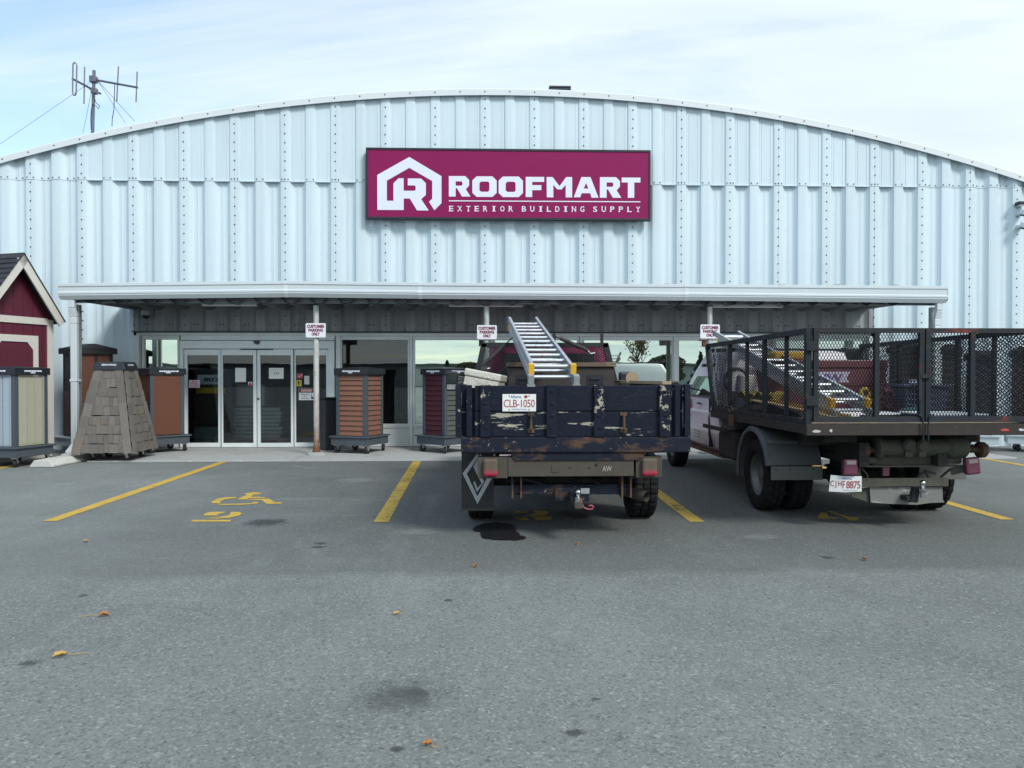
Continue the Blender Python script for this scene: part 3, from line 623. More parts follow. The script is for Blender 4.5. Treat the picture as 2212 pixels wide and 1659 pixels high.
glyph('letter', [(1372,290),(1415,290),(1464,355),(1512,290),(1554,290),(1554,435),(1508,435),(1508,345),(1480,378),(1448,378),(1420,345),(1420,435),(1374,435)])
glyph('letter', [(1620,290),(1685,290),(1742,437),(1693,437),(1683,405),(1622,405),(1612,434),(1566,434)], [[(1637,372),(1653,332),(1670,372)]])
glyph('letter', *gR, dx=1072, dy=6); glyph('letter', [(1908,293),(2042,293),(2042,328),(1998,328),(1998,437),(1952,437),(1952,328),(1908,328)])
glyph('rule', [(680,458),(2042,462),(2042,469),(680,465)])
for wd_, a, b in (('EXTERIOR',681,1135),('BUILDING',1195,1643),('SUPPLY',1702,2042)):
    n = len(wd_); ww = 33; st = (b-a-ww)/(n-1)
    for k, ch in enumerate(wd_):
        mb = MB(); cx = a + ww/2 + st*k; c = S(cx, 517+ (cx-680)/1360*2); h = abs(S(cx, 497)[2]-S(cx, 536)[2])
        w = abs(S(cx+ww/2,500)[0]-S(cx-ww/2,500)[0]) * (.42 if ch == 'I' else 1)
        put_text(mb, ch, (c[0], c[1]-.003, c[2]), w*.9, h, .012)
        if ch in 'IXTRUNPLYE':  # slab serifs
            for zz in ((c[2]-h/2+.006,) if ch in 'TPYL' else (c[2]+h/2-.006,) if ch == 'U' else (c[2]-h/2+.006, c[2]+h/2-.006)):
                if ch == 'I': mb.box((c[0]-w*.95, c[1]-.004, zz-.006), (c[0]+w*.95, c[1]-.001, zz+.006))
                else: mb.box((c[0]-w*.55, c[1]-.004, zz-.006), (c[0]-w*.2, c[1]-.001, zz+.006)) if ch not in 'TY' else mb.box((c[0]-w*.25, c[1]-.004, zz-.006), (c[0]+w*.25, c[1]-.001, zz+.006))
        tag(obj('tagline_letter', mb, m_white, sg, fixn=False), kind='stuff')
obj('wall_bracket', MB().box((sx0+.6, SY+.12, sz0+.3), (sx0+.7, WY+.05, sz1-.3)).box((sx1-.7, SY+.12, sz0+.3), (sx1-.6, WY+.05, sz1-.3)), m_bolt, sg)

# ------------------------------------------------------------------ parking signs on the posts
m_sgn = mat('white_sign_plate', (.74, .74, .78), .4, 0, .03, 3); m_mar = mat('maroon_sign_ink', (.15, .006, .05), .5)
for i, lab in ((1, 'white CUSTOMER PARKING ONLY plate on the rust-footed post beside the sliding doors'), (2, 'white CUSTOMER PARKING ONLY plate on the post above the magenta pickup cab'), (3, 'white CUSTOMER PARKING ONLY plate with its last line cut off by the caged truck ladder')):
    px, py = ((682, 713.5), (1052, 717.5), (1534, 716))[i-1]; c = atY(px, py, 14.42)
    t = thing('parking_sign', (c.x, 14.42, c.z), lab, 'sign', 'parking plates on the canopy posts')
    mb = MB(); w, h, r = .185, .132, .02; poly = []
    for cx_, cz_, a0 in ((w-r, h-r, 0), (-w+r, h-r, 90), (-w+r, -h+r, 180), (w-r, -h+r, 270)):
        for k in range(5): a = R(a0 + 22.5*k); poly.append((cx_+r*math.cos(a), 0, cz_+r*math.sin(a)))
    obj('plate', mb.prism(poly, (0, .004, 0)), m_sgn, t, local=True)
    mb = MB()
    for s, z, ww in (('CUSTOMER', .073, .325), ('PARKING', 0.002, .27), ('ONLY', -.07, .15)): put_text(mb, s, (0, -.003, z), ww, .06, .05)
    obj('lettering', mb, m_mar, t, local=True, fixn=False)
    obj('clamp', MB().lathe([(0,.06),(.03,.06)], (0, .08, .09), (0,0,1), 14).lathe([(0,.06),(.03,.06)], (0, .08, -.1), (0,0,1), 14).box((-.02, .004, .09), (.02, .04, .12)).box((-.02, .004, -.1), (.02, .04, -.07)), m_galv, t, local=True)

# ------------------------------------------------------------------ cameras and lamps on the wall
m_cam = mat('grey_camera_shell', (.42,.45,.47), .4); m_lens = mat('black_dome', (.01,.01,.012), .1)
c = atY(312, 680, WY-.15)
t = thing('dome_camera', (c.x, WY+.02, c.z), 'grey dome security camera on the wall under the canopy end', 'camera')
obj('bracket', MB().box((c.x-.02, WY-.18, c.z+.11), (c.x+.08, WY+.08, c.z+.16)).box((c.x-.02, WY+.0, c.z+.0), (c.x+.10, WY+.09, c.z+.17)), m_cam, t, bevel=.01)
obj('shell', MB().lathe([(0,.06),(-.02,.085),(-.11,.09),(-.12,.08)], (c.x+.02, WY-.13, c.z+.11), (0,0,1), 18), m_cam, t, smooth=True)
obj('dome', MB().lathe([(0,.075),(-.03,.07),(-.06,.045),(-.072,.012)], (c.x+.02, WY-.13, c.z-.01), (0,0,1), 18), m_lens, t, smooth=True)
c = atY(2207, 440, WY-.1)
t = thing('flood_light', (c.x, WY, c.z), 'black rectangular floodlight high on the white wall above two white cameras', 'lamp')
obj('housing', MB().box((c.x-.1, WY-.18, c.z-.035), (c.x+.16, WY-.02, c.z+.04)), m_blk, t, bevel=.012); obj('arm', MB().box((c.x+.0, WY-.03, c.z-.02), (c.x+.05, WY+.1, c.z+.02)), m_blk, t)
obj('lens', MB().box((c.x-.08, WY-.17, c.z-.042), (c.x+.14, WY-.04, c.z-.034)), m_trim, t)
for q, (py, lab) in enumerate(((461, 'white bullet camera on the wall directly under the black floodlight'), (489, 'lower white bullet camera on the wall under the floodlight'))):
    c = atY(2202, py, WY-.1); t = thing('wall_camera', (c.x, WY, c.z), lab, 'camera')
    obj('body', MB().lathe([(0,.05),(.02,.075),(.1,.075),(.12,.06)], (c.x+.04, WY-.15, c.z-.04), (.2,-.3,1), 14), m_trim, t, smooth=True)
    obj('mount', MB().box((c.x, WY-.12, c.z-.02), (c.x+.12, WY+.1, c.z+.04)), m_trim, t, bevel=.01); obj('lens', MB().lathe([(0,.05),(-.03,.04)], (c.x+.035, WY-.145, c.z-.035), (.2,-.3,1), 14), m_lens, t)

# ------------------------------------------------------------------ roof aerial
AY = 17.6
m_ant = mat('weathered_aerial_metal', (.16,.17,.20), .5, .5, .3, 9)
A = lambda x, y, Y=AY: atY(x, y, Y)
zA = lambda x, y: (x*.3516, 86.4 + y*.3516)
b0 = A(*zA(563, 560)); ant = thing('roof_aerial', (b0.x, AY, arch(b0.x)), 'tall roof mast carrying two cross booms of vertical aerial rods', 'antenna')
top = A(*zA(578, 187)); obj('mast', MB().tube([(b0.x, AY, arch(b0.x)-.02), (top.x, AY, top.z)], .035, 10), m_ant, ant)
P1, P2 = A(*zA(575, 243)), A(*zA(845, 292), AY-.3); obj('boom', MB().tube([P1, P2], .024, 8), m_ant, ant)
Q1, Q2 = A(*zA(445, 238), AY-.5), A(*zA(618, 330), AY+.4); obj('boom', MB().tube([Q1, Q2], .024, 8), m_ant, ant)
def rod(a, b, Y): obj('rod', MB().tube([A(*zA(*a), Y), A(*zA(*b), Y)], .014, 6), m_ant, ant)
rod((728,163),(717,380), AY-.16); rod((843,195),(836,382), AY-.3); rod((520,165),(516,392), AY-.1)
mb = MB(); c1 = [(448,160),(450,145),(459,138),(468,145),(472,160),(468,325),(463,338),(456,341),(449,336),(446,325)]
mb.tube([A(*zA(*p), AY-.5) for p in c1], .015, 6, closed=True); obj('folded_dipole', mb, m_ant, ant)
obj('clamp', MB().box((P1.x-.07, AY-.07, P1.z-.07), (P1.x+.07, AY+.07, P1.z+.07)), m_ant, ant, bevel=.01); pq = A(*zA(580, 315)); obj('clamp', MB().box((pq.x-.06, AY-.06, pq.z-.06), (pq.x+.06, AY+.06, pq.z+.06)), m_ant, ant, bevel=.01)
obj('cable', MB().tube([A(*zA(*p), AY-.06) for p in ((705,265),(703,340),(700,430),(690,480),(688,530))], .009, 5), m_blk, ant)
obj('cable', MB().tube([A(*zA(*p), AY-.05) for p in ((520,275),(560,310),(578,345),(590,385),(612,405),(605,425),(590,405),(570,395),(562,420),(557,480),(560,550))], .008, 5), m_blk, ant)
for a, b in (((578,245),(0,640)), ((575,250),(510,570)), ((600,250),(772,512)), ((605,255),(828,500))):
    pa, pb = A(*zA(*a)), A(*zA(*b), AY+(0 if b[0] else 1)); obj('guy_wire', MB().tube([pa, pb], .005, 4), m_ant, ant)

# ------------------------------------------------------------------ siding displays on castors
m_post = mat('slate_trim', (.06,.076,.092), .5, 0, .1, 3); m_cap = mat('black_cap', (.014,.016,.022), .45); m_rub = mat('caster_rubber', (.015,.015,.017), .6); m_zinc = mat('zinc', (.45,.46,.46), .35, .8)
me_cw = obj('wheel', MB().lathe([(-.022,.03),(-.024,.055),(-.015,.065),(.015,.065),(.024,.055),(.022,.03)], (0,0,.065), (1,0,0), 18), m_rub, None, smooth=True)
me_cf = obj('castor', MB().box((-.045,-.045,.148),(.045,.045,.155)).bar((-.032,0,.15),(-.032,.025,.065),.004,.045,(0,1,0)).bar((.032,0,.15),(.032,.025,.065),.004,.045,(0,1,0)).box((-.03,-.02,.135),(.03,.02,.148)), m_zinc, None)
cw, cf = me_cw.data, me_cf.data; bpy.data.objects.remove(me_cw); bpy.data.objects.remove(me_cf)
def castors(t, pts):
    for x, y in pts:
        a = random.uniform(-1.2, 1.2); f = link('castor', cf, t, (x, y, 0), (0, 0, a)); link('wheel', cw, f, (0, .025, 0))
def siding(name, col, var=.08): return mat(name, col, .5, 0, var, 3, (1,1,4), bump=.12, bscale=30, rnd=.05)
def face_M(k, s):     # k: side index, local frame with x along face, -y outwards
    return Matrix.Rotation(k*math.pi/2, 4, 'Z') @ Matrix.Translation((0, -s/2, 0))
def display(loc, rz, s, h, faces, label, base=.86, slot=0.0, cap_txt=None, txt_faces=(0,)):
    t = thing('siding_display', loc, label, 'display', 'wheeled siding displays by the shop front', rz)
    b2 = base/2; castors(t, [(x*(b2-.1), y*(b2-.1)) for x in (-1,1) for y in (-1,1)])
    obj('base', MB().box((-b2+.03,-b2+.03,.158),(b2-.03,b2-.03,.30)).box((-b2,-b2,.30),(b2,b2,.33)), m_post, t, local=True, bevel=.006)
    pw = .075
    for sx_ in (-1,1):
        for sy_ in (-1,1):
            cx_, cy_ = sx_*(s/2-pw/2), sy_*(s/2-pw/2); obj('corner_post', MB().box((cx_-pw/2, cy_-pw/2, .33), (cx_+pw/2, cy_+pw/2, h-.13)), m_post, t, local=True, bevel=.005)
    for k, (style, m) in enumerate(faces):
        M = face_M(k, s); iw = s/2-pw; z0, z1 = .34, h-.135
        if style == 'lap':
            nb = 12; bh = (z1-z0)/nb
            for q in range(nb):
                za = z0+q*bh; vs = [(-iw,.004,za),(iw,.004,za),(iw,.03,za+bh+.004),(-iw,.03,za+bh+.004),(-iw,.016,za),(iw,.016,za),(iw,.042,za+bh),(-iw,.042,za+bh)]
                mb = MB().add([M @ Vector(p) for p in vs], [(0,1,2,3),(4,7,6,5),(0,4,5,1),(2,6,7,3),(1,5,6,2),(0,3,7,4)]); obj('siding_board', mb, m, t, local=True)
        elif style == 'vert':
            nb = 3
            for q in range(nb):
                xa = -iw+.02+q*(2*iw-.04)/nb; xb = xa+(2*iw-.04)/nb
                obj('siding_panel', MB().box((xa+.004,.012,z0+.02),(xb-.012,.03,z1-.02), M).box((xb-.024,.002,z0+.02),(xb-.012,.012,z1-.02), M), m, t, local=True, bevel=.003)
            obj('edge_trim', MB().box((-iw,-.002,z0),(-iw+.018,.03,z1), M).box((iw-.018,-.002,z0),(iw,.03,z1), M).box((-iw+.018,-.002,z1-.018),(iw-.018,.03,z1), M).box((-iw+.018,-.002,z0),(iw-.018,.03,z0+.018), M), m, t, local=True)
        else:
            obj('siding_panel', MB().box((-iw,.006,z0),(iw,.03,z1), M), m, t, local=True, bevel=.003)
    c2 = s/2+.03; cap = obj('cap', MB().box((-c2,-c2,h-.13),(c2,c2,h-.012)).add([(-c2,-c2,h-.012),(c2,-c2,h-.012),(c2,c2,h-.012),(-c2,c2,h-.012),(0,0,h+.03)],[(0,1,4),(1,2,4),(2,3,4),(3,0,4)]), m_cap, t, local=True, bevel=.006)
    for k in txt_faces:
        M = face_M(k, s+.06); mb = MB()
        if cap_txt:
            tt = text_mb(cap_txt, s*.42, .03, .02); mb.add([M @ (p + Vector((0,-.003,h-.062))) for p in tt.v], tt.f)
        else:
            x = -s*.26
            while x < s*.26:
                w = random.uniform(.015,.05); mb.box((x,-.003,h-.075),(x+w,-.001,h-.05), M); x += w+.008
            mb.box((-s*.07,-.003,h-.1),(s*.07,-.001,h-.083), M)
        obj('cap_lettering', mb, m_white, cap, local=True, fixn=False)
    return t
m_tan = siding('tan_siding', (.19,.092,.062)); m_tan2 = siding('warm_tan_siding', (.205,.092,.055)); m_mroon = siding('maroon_siding', (.065,.012,.024)); m_green = siding('green_grey_siding', (.075,.086,.076))
m_silver = siding('pale_blue_steel', (.34,.40,.45), .04); m_beige = siding('beige_steel', (.36,.36,.275), .04); m_rustb = siding('copper_brown_siding', (.125,.046,.025)); m_sage = siding('brown_siding', (.16,.07,.05))
GZ_W = .022
display((-2.46, 15.05, GZ_W), R(-62), .66, 1.63, [('lap', m_tan2), ('lap', m_tan), ('lap', m_tan), ('lap', m_tan2)], 'siding display with tan lap boards between slate posts beside the rust-footed canopy post', .86, txt_faces=(0,)).rotation_euler = (0,0,R(-21))
display((-.80, 15.1, GZ_W), R(-45), .64, 1.63, [('lap', m_mroon), ('lap', m_green), ('lap', m_mroon), ('lap', m_green)], 'siding display with maroon boards on one face and green grey boards on the next', .86, txt_faces=(0,1)).rotation_euler = (0,0,R(-44))
display((-7.93, 13.22, .004), R(-48), .66, 1.64, [('vert', m_silver), ('vert', m_beige), ('vert', m_silver), ('vert', m_beige)], 'siding display with pale blue and cream vertical steel panels in front of the playhouse', .84, txt_faces=(0,1)).rotation_euler = (0,0,R(-15))
display((-6.40, 15.3, GZ_W), R(-10), .66, 1.63, [('flat', m_rustb)]*4, 'siding display with plain copper brown panels standing behind the cedar shake display', .86, txt_faces=(1,)).rotation_euler = (0,0,R(-43))
# cedar shake display (tapered)
m_cedar = N('weathered_cedar'); k = m_cedar; oi = k.n('ShaderNodeObjectInfo')
c = k.mix(k.noise(14, 6, .65, (3,3,.25)), (.095,.086,.077), (.215,.195,.175)); c = k.mix(k.ramp(k.noise(3, 3), .58, .72, 0, .45), c, (.19,.135,.095))
h = k.n('ShaderNodeHueSaturation'); k.l(k.ramp(oi.outputs['Random'],0,1,.82,1.15), h.inputs['Value']); k.l(c, h.inputs['Color'])
k.bsdf(h.outputs[0], .85, 0, k.noise(40, 4, .6, (3,3,.15)), .5, .01); m_cedar = k.m
t = thing('siding_display', (-6.62, 13.98, .004), 'tapered siding display covered in weathered grey cedar shakes', 'display', 'wheeled siding displays by the shop front', R(0))
castors(t, [(-.3,-.3),(.3,-.3),(-.3,.3),(.3,.3)])
ct = .205; cbm = .475; hz0, hz1 = .17, 1.62
obj('core', MB().loft([[(-cbm+.025,-cbm+.025,.16),(cbm-.025,-cbm+.025,.16),(cbm-.025,cbm-.025,.16),(-cbm+.025,cbm-.025,.16)],[(-ct+.025,-ct+.025,hz1),(ct-.025,-ct+.025,hz1),(ct-.025,ct-.025,hz1),(-ct+.025,ct-.025,hz1)]]), m_dark, t, local=True)  # near-black core shows in the gaps as painted shadow lines between courses
slope = math.atan2(cbm-ct, hz1-hz0); rows = 9; rh = (hz1-hz0)/rows
for kf in range(4):
    Rk = Matrix.Rotation(kf*math.pi/2, 4, 'Z')
    for r in range(rows):
        za = hz0+r*rh; hw = cbm+(ct-cbm)*(za-hz0)/(hz1-hz0); x = -hw+.05; lim = hw-.05
        x -= random.uniform(0, .06)
        while x < lim-.02:
            w = random.uniform(.07,.17); xa, xb = max(x,-lim-.02), min(x+w-.004, lim+.02)
            if xb-xa > .03:
                M = Rk @ Matrix.Translation((0,-hw-.012,za-random.uniform(0,.012))) @ Matrix.Rotation(-slope+.09, 4, 'X')
                obj('shake', MB().box((xa,-.024,0),(xb,.0,rh/math.cos(slope)*random.uniform(.92,.97)), M), m_cedar, t, local=True)
            x += w
    for r in range(7):      # hip shakes on the corner
        za = hz0+r*(hz1-hz0)/7-.02; hw = cbm+(ct-cbm)*(za-hz0)/(hz1-hz0)
        M = Rk @ Matrix.Translation((-hw-.018,-hw-.034,za)) @ Matrix.Rotation(-slope+.045, 4, 'X') @ Matrix.Rotation(slope, 4, 'Y')
        obj('hip_shake', MB().box((-.015,-.016,0),(.125,-.002,.25), M), m_cedar, t, local=True)
        M = Rk @ Matrix.Rotation(math.pi/2, 4, 'Z') @ Matrix.Translation((hw+.02,-hw-.034,za+.015)) @ Matrix.Rotation(-slope+.05, 4, 'X') @ Matrix.Rotation(-slope, 4, 'Y')
        obj('hip_shake', MB().box((-.125,-.017,0),(.012,-.003,.25), M), m_cedar, t, local=True)
cap = obj('cap', MB().loft([[(-ct-.08,-ct-.08,1.60),(ct+.08,-ct-.08,1.60),(ct+.08,ct+.08,1.60),(-ct-.08,ct+.08,1.60)],[(-ct-.07,-ct-.07,1.64),(ct+.07,-ct-.07,1.64),(ct+.07,ct+.07,1.64),(-ct-.07,ct+.07,1.64)],[(-ct-.03,-ct-.03,1.745),(ct+.03,-ct-.03,1.745),(ct+.03,ct+.03,1.745),(-ct-.03,ct+.03,1.745)]]), m_cap, t, local=True, bevel=.006)
for kf, w in ((0,.26),(1,.22)):
    mb = MB(); tt = text_mb('CEDAR SHINGLE', w, .032, .02); M = Matrix.Rotation(kf*math.pi/2, 4, 'Z') @ Matrix.Translation((0,-ct-.052,1.69)) @ Matrix.Rotation(-.36, 4, 'X'); mb.add([M @ (p+Vector((0,-.004,0))) for p in tt.v], tt.f); obj('cap_lettering', mb, m_white, cap, local=True, fixn=False)

# tall brown kiosks
m_kcap = mat('black_shingle_cap', (.018,.019,.022), .7, 0, .2, 8, bump=.2); m_kbase = mat('pale_kiosk_base', (.50,.56,.60), .5)
def kiosk(loc, rz, w, h, mats, label, hip=True):
    t = thing('brick_panel_kiosk', loc, label, 'kiosk', 'tall brown display kiosks along the wall', rz); w2 = w/2
    castors(t, [(x*(w2-.08), y*(w2-.08)) for x in (-1,1) for y in (-1,1)])
    obj('base', MB().box((-w2-.12,-w2-.12,.158),(w2+.12,w2+.12,.30)).box((-w2-.15,-w2-.15,.30),(w2+.15,w2+.15,.33)), m_kbase, t, local=True, bevel=.005)
    for kf in range(4):
        M = face_M(kf, w); m = mats[kf % len(mats)]
        obj('panel', MB().box((-w2+.06,.0,.33),(w2-.06,.03,h-.2), M), m, t, local=True); obj('corner_trim', MB().box((-w2,-.004,.33),(-w2+.058,.05,h-.2), M), mats[-1], t, local=True)
        obj('mid_trim', MB().box((-.03,-.006,.33),(.03,-.001,h-.2), M), mats[-1], t, local=True)
        obj('lower_panel', MB().box((-w2+.07,-.008,.35),(-.04,-.001,1.2), M), mats[1], t, local=True)
    e = w2+.06; obj('cap', MB().box((-e,-e,h-.2),(e,e,h-.09)).loft([[(-e,-e,h-.09),(e,-e,h-.09),(e,e,h-.09),(-e,e,h-.09)],[(-e*.55,-.05,h),(e*.55,-.05,h),(e*.55,.05,h),(-e*.55,.05,h)]]), m_kcap, t, local=True)
    return t
kd = [mat('dark_brown_panel', (.035,.017,.018), .6, 0, .2, 6, rnd=.1), mat('red_brown_panel', (.115,.042,.024), .6, 0, .2, 6), mat('umber_trim', (.022,.014,.016), .6)]
kiosk((-7.78, 15.3, .004), R(-38), .64, 2.12, kd, 'tall dark brown kiosk with a black hipped cap behind the white downpipe')
kd2 = [mat('umber_panel', (.055,.042,.036), .6, 0, .2, 6, rnd=.1), mat('umber_panel_low', (.06,.045,.038), .6, 0, .2, 6), mat('umber_trim_pale', (.05,.04,.035), .6)]
kd3 = [mat('charcoal_panel', (.04,.045,.055), .6, 0, .2, 6), mat('charcoal_panel_low', (.045,.05,.06), .6), mat('charcoal_trim', (.035,.04,.05), .6)]
kiosk((8.3, 15.0, .026), R(-15), .46, 2.12, kd2, 'tall umber kiosk showing through the cage mesh behind the grey bin')
kiosk((9.22, 15.0, .026), R(-28), .27, 2.1, kd2, 'narrow umber kiosk beside the charcoal kiosk beyond the cage')
kiosk((9.80, 15.0, .004), R(-28), .40, 2.0, kd3, 'charcoal grey kiosk with a flat black cap beyond the cage')
kiosk((10.8, 15.0, .004), R(-30), .5, 2.08, kd2, 'tall umber kiosk past the right canopy downpipe near the picture edge'.replace(' near the picture edge', ''))

# dark bin by the doors
t = thing('waste_bin', (-3.17, 15.5, GZ_W), 'dark slate square waste bin standing against the right side of the sliding doors', 'bin', None, R(35))
obj('body', MB().loft([[(-.125,-.125,.0),(.125,-.125,.0),(.125,.125,.0),(-.125,.125,.0)],[(-.145,-.145,1.0),(.145,-.145,1.0),(.145,.145,1.0),(-.145,.145,1.0)]]), mat('dark_slate_bin', (.035,.042,.052), .55), t, local=True, bevel=.02)
obj('rim', MB().box((-.155,-.155,1.0),(.155,-.125,1.05)).box((-.155,.125,1.0),(.155,.155,1.05)).box((-.155,-.125,1.0),(-.125,.125,1.05)).box((.125,-.125,1.0),(.155,.125,1.05)), m_cap, t, local=True, bevel=.008); obj('liner', MB().box((-.124,-.124,1.0),(.124,.124,1.03)), m_cap, t, local=True)

# kerb stop
m_kerb = mat('pale_kerb_concrete', (.52,.53,.49), .85, 0, .15, 5, wear=[((.3,.3,.28), .6, .1, 9, (1,1,1))], bump=.4, bscale=30)
a, b = Vector((-7.28, 12.82, .004)), Vector((-7.22, 14.35, .004)); d = (b-a).normalized(); n = Vector((d.y,-d.x,0)); ring = []
for q in range(9):
    p = a.lerp(b, q/8); j = lambda: random.uniform(-.006,.006); ring.append([p-n*(.19+j()), p-n*(.19+j())+Vector((0,0,.03)), p-n*(.13+j())+Vector((0,0,.115+j())), p+n*(.12+j())+Vector((0,0,.115+j())), p+n*(.19+j())+Vector((0,0,.03)), p+n*(.19+j())])
tag(obj('kerb_stop', MB().loft(ring), m_kerb, None, at=a, bevel=.01), 'pale concrete kerb stop lying at the foot of the white downpipe', 'kerb stop')

# ------------------------------------------------------------------ playhouse at the left
m_red = mat('maroon_board', (.095,.012,.028), .6, 0, .1, 3, (6,6,.6), bump=.15); m_cream = mat('cream_trim', (.60,.59,.54), .55, 0, .06, 3); m_shing = mat('charcoal_shingle', (.028,.031,.038), .85, 0, .3, 14, bump=.3, rnd=.25)
TH = R(71); ph = thing('playhouse', (-8.30, 13.8, .004), 'maroon playhouse with cream trim and a steep charcoal shingle roof', 'playhouse', None, TH)
wv, wh, ap, dp = .77, 2.55, 3.60, 1.9     # half width, eave height, apex, depth; local front faces -y
nb = 8
for q in range(nb):
    xa, xb = -wv+2*wv*q/nb, -wv+2*wv*(q+1)/nb; zr = lambda x: wh+(ap-.12-wh)*(1-abs(x)/wv)
    poly = [(xa,0,.15),(xb-.008,0,.15),(xb-.008,0,zr(xb-.008)),(xa,0,zr(xa))]
    obj('wall_board', MB().prism(poly, (0,.03,0)), m_red, ph, local=True)
obj('wall', MB().box((-wv,.035,.15),(-wv+.03,dp,wh)).box((wv-.03,.035,.15),(wv,dp,wh)).prism([(-wv+.03,dp-.03,.15),(wv-.03,dp-.03,.15),(wv-.03,dp-.03,wh),(0,dp-.03,ap-.15),(-wv+.03,dp-.03,wh)],(0,.03,0)), m_red, ph, local=True)
obj('floor', MB().box((-wv,0,0),(wv,dp,.148)), m_cream, ph, local=True)
for s in (-1, 1):
    obj('corner_trim', MB().box((min(s*wv,s*(wv-.1)),-.022,.15),(max(s*wv,s*(wv-.1)),-.001,wh-.02)), m_cream, ph, local=True); obj('corner_trim', MB().box((s*wv-.001 if s>0 else -wv-.022,-.022,.15),(wv+.022 if s>0 else -wv+.001,.1,wh-.02)), m_cream, ph, local=True)
    ov = .07; sl = (ap-wh)/wv; ex = wv+ov; ez = wh-ov*sl
    p0, p1 = Vector((0,-.24,ap+.03)), Vector((s*ex,-.24,ez+.03)); dn = (p1-p0).normalized(); up = Vector((-s*dn.z*s,0,0))
    nrm = Vector((s*sl,0,1)).normalized()
    obj('rake_board', MB().add([p0-nrm*.13+Vector((0,0,-.02)), p1-nrm*.13, p1, p0, p0-nrm*.13+Vector((0,.03,-.02)), p1-nrm*.13+Vector((0,.03,0)), p1+Vector((0,.03,0)), p0+Vector((0,.03,0))], [(0,1,2,3),(4,7,6,5),(0,4,5,1),(1,5,6,2),(2,6,7,3),(3,7,4,0)]), m_cream, ph, local=True)
    rf = obj('roof', MB().add([(0,-.2,ap),(s*ex,-.2,ez),(s*ex,dp+.15,ez),(0,dp+.15,ap),(0,-.2,ap+.03),(s*ex,-.2,ez+.03),(s*ex,dp+.15,ez+.03),(0,dp+.15,ap+.03)], [(0,1,2,3),(4,7,6,5),(0,4,5,1),(1,5,6,2),(2,6,7,3),(3,7,4,0)]), m_shing, ph, local=True)
    L = math.hypot(ex, ap-ez); rows = 12
    for r in range(rows):
        y = -.26 - (r % 2)*.0
        while y < dp+.15:
            w = random.uniform(.2,.32); y2 = min(y+w-.008, dp+.17); ta, tb = r/rows, min(1,(r+1.25)/rows)
            lo_ = Vector((s*ex*(1-ta),0,ez+.03+(ap-ez)*ta)); hi_ = Vector((s*ex*(1-tb),0,ez+.03+(ap-ez)*tb)); th0 = nrm*(.024+random.uniform(0,.004)); th1 = nrm*.008
            vs = [lo_+Vector((0,y,0))+th0*.4, lo_+Vector((0,y2,0))+th0*.4, lo_+Vector((0,y2,0))+th0, lo_+Vector((0,y,0))+th0, hi_+Vector((0,y,0)), hi_+Vector((0,y2,0)), hi_+Vector((0,y2,0))+th1, hi_+Vector((0,y,0))+th1]
            if s < 0: obj('shingle', MB().add(vs, [(0,1,2,3),(4,7,6,5),(0,4,5,1),(1,5,6,2),(2,6,7,3),(3,7,4,0)]), m_shing, rf, local=True)
            y += w
    if s > 0: obj('shingle_edge', MB().add([(0,-.262,ap+.032),(ex,-.262,ez+.032),(ex,dp+.16,ez+.032),(0,dp+.16,ap+.032),(0,-.262,ap+.05),(ex,-.262,ez+.05),(ex,dp+.16,ez+.05),(0,dp+.16,ap+.05)], [(0,1,2,3),(4,7,6,5),(0,4,5,1),(1,5,6,2),(2,6,7,3),(3,7,4,0)]), m_shing, rf, local=True)
obj('gable_band', MB().box((-wv+.1,-.024,wh-.12),(wv-.1,-.002,wh-.0)), m_cream, ph, local=True)
dr = obj('door', MB().box((-.37,-.014,.16),(.37,-.001,2.08)), m_red, ph, local=True)
obj('door_frame', MB().box((-.47,-.026,.16),(-.37,-.002,2.1)).box((.37,-.026,.16),(.47,-.002,2.1)).box((-.47,-.026,2.1),(.47,-.002,2.22)).prism([(-.37,-.024,2.1),(-.25,-.024,2.1),(-.37,-.024,1.96)],(0,.01,0)).prism([(.37,-.024,2.1),(.25,-.024,2.1),(.37,-.024,1.96)],(0,.01,0)), m_cream, dr, local=True)
obj('door_knob', MB().lathe([(0,.025),(-.03,.03),(-.05,.015)], (.3,-.014,1.0), (0,1,0), 12), m_blk, dr, local=True)
# ------------------------------------------------------------------ shared truck pieces
m_tyre = mat('tyre_rubber', (.012,.013,.014), .8, 0, .3, 10, spec=.2, wear=[((.035,.033,.03), .58, .15, 6, (1,1,1))], bump=.2)
m_rim = mat('dull_steel_rim', (.16,.17,.17), .5, .5, .25, 8, grime=.5)
m_chas = mat('grimy_chassis', (.028,.027,.025), .8, .1, .35, 7, wear=[((.085,.06,.042), .60, .12, 5, (1,1,1))], bump=.25)
m_rust = mat('rusted_steel', (.13,.075,.048), .8, .25, .35, 9, wear=[((.035,.03,.028), .5, .12, 6, (1,1,1))], bump=.3)
m_chrome = mat('worn_chrome', (.55,.55,.55), .2, 1, .1, 10, wear=[((.2,.17,.14), .58, .1, 20, (1,1,1))])
m_alum = mat('ladder_aluminium', (.58,.62,.66), .35, .6, .12, 6, (1,1,1), wear=[((.30,.31,.33), .58, .1, 14, (1,1,1))])
m_ylw = mat('yellow_plastic', (.72,.42,.03), .45)
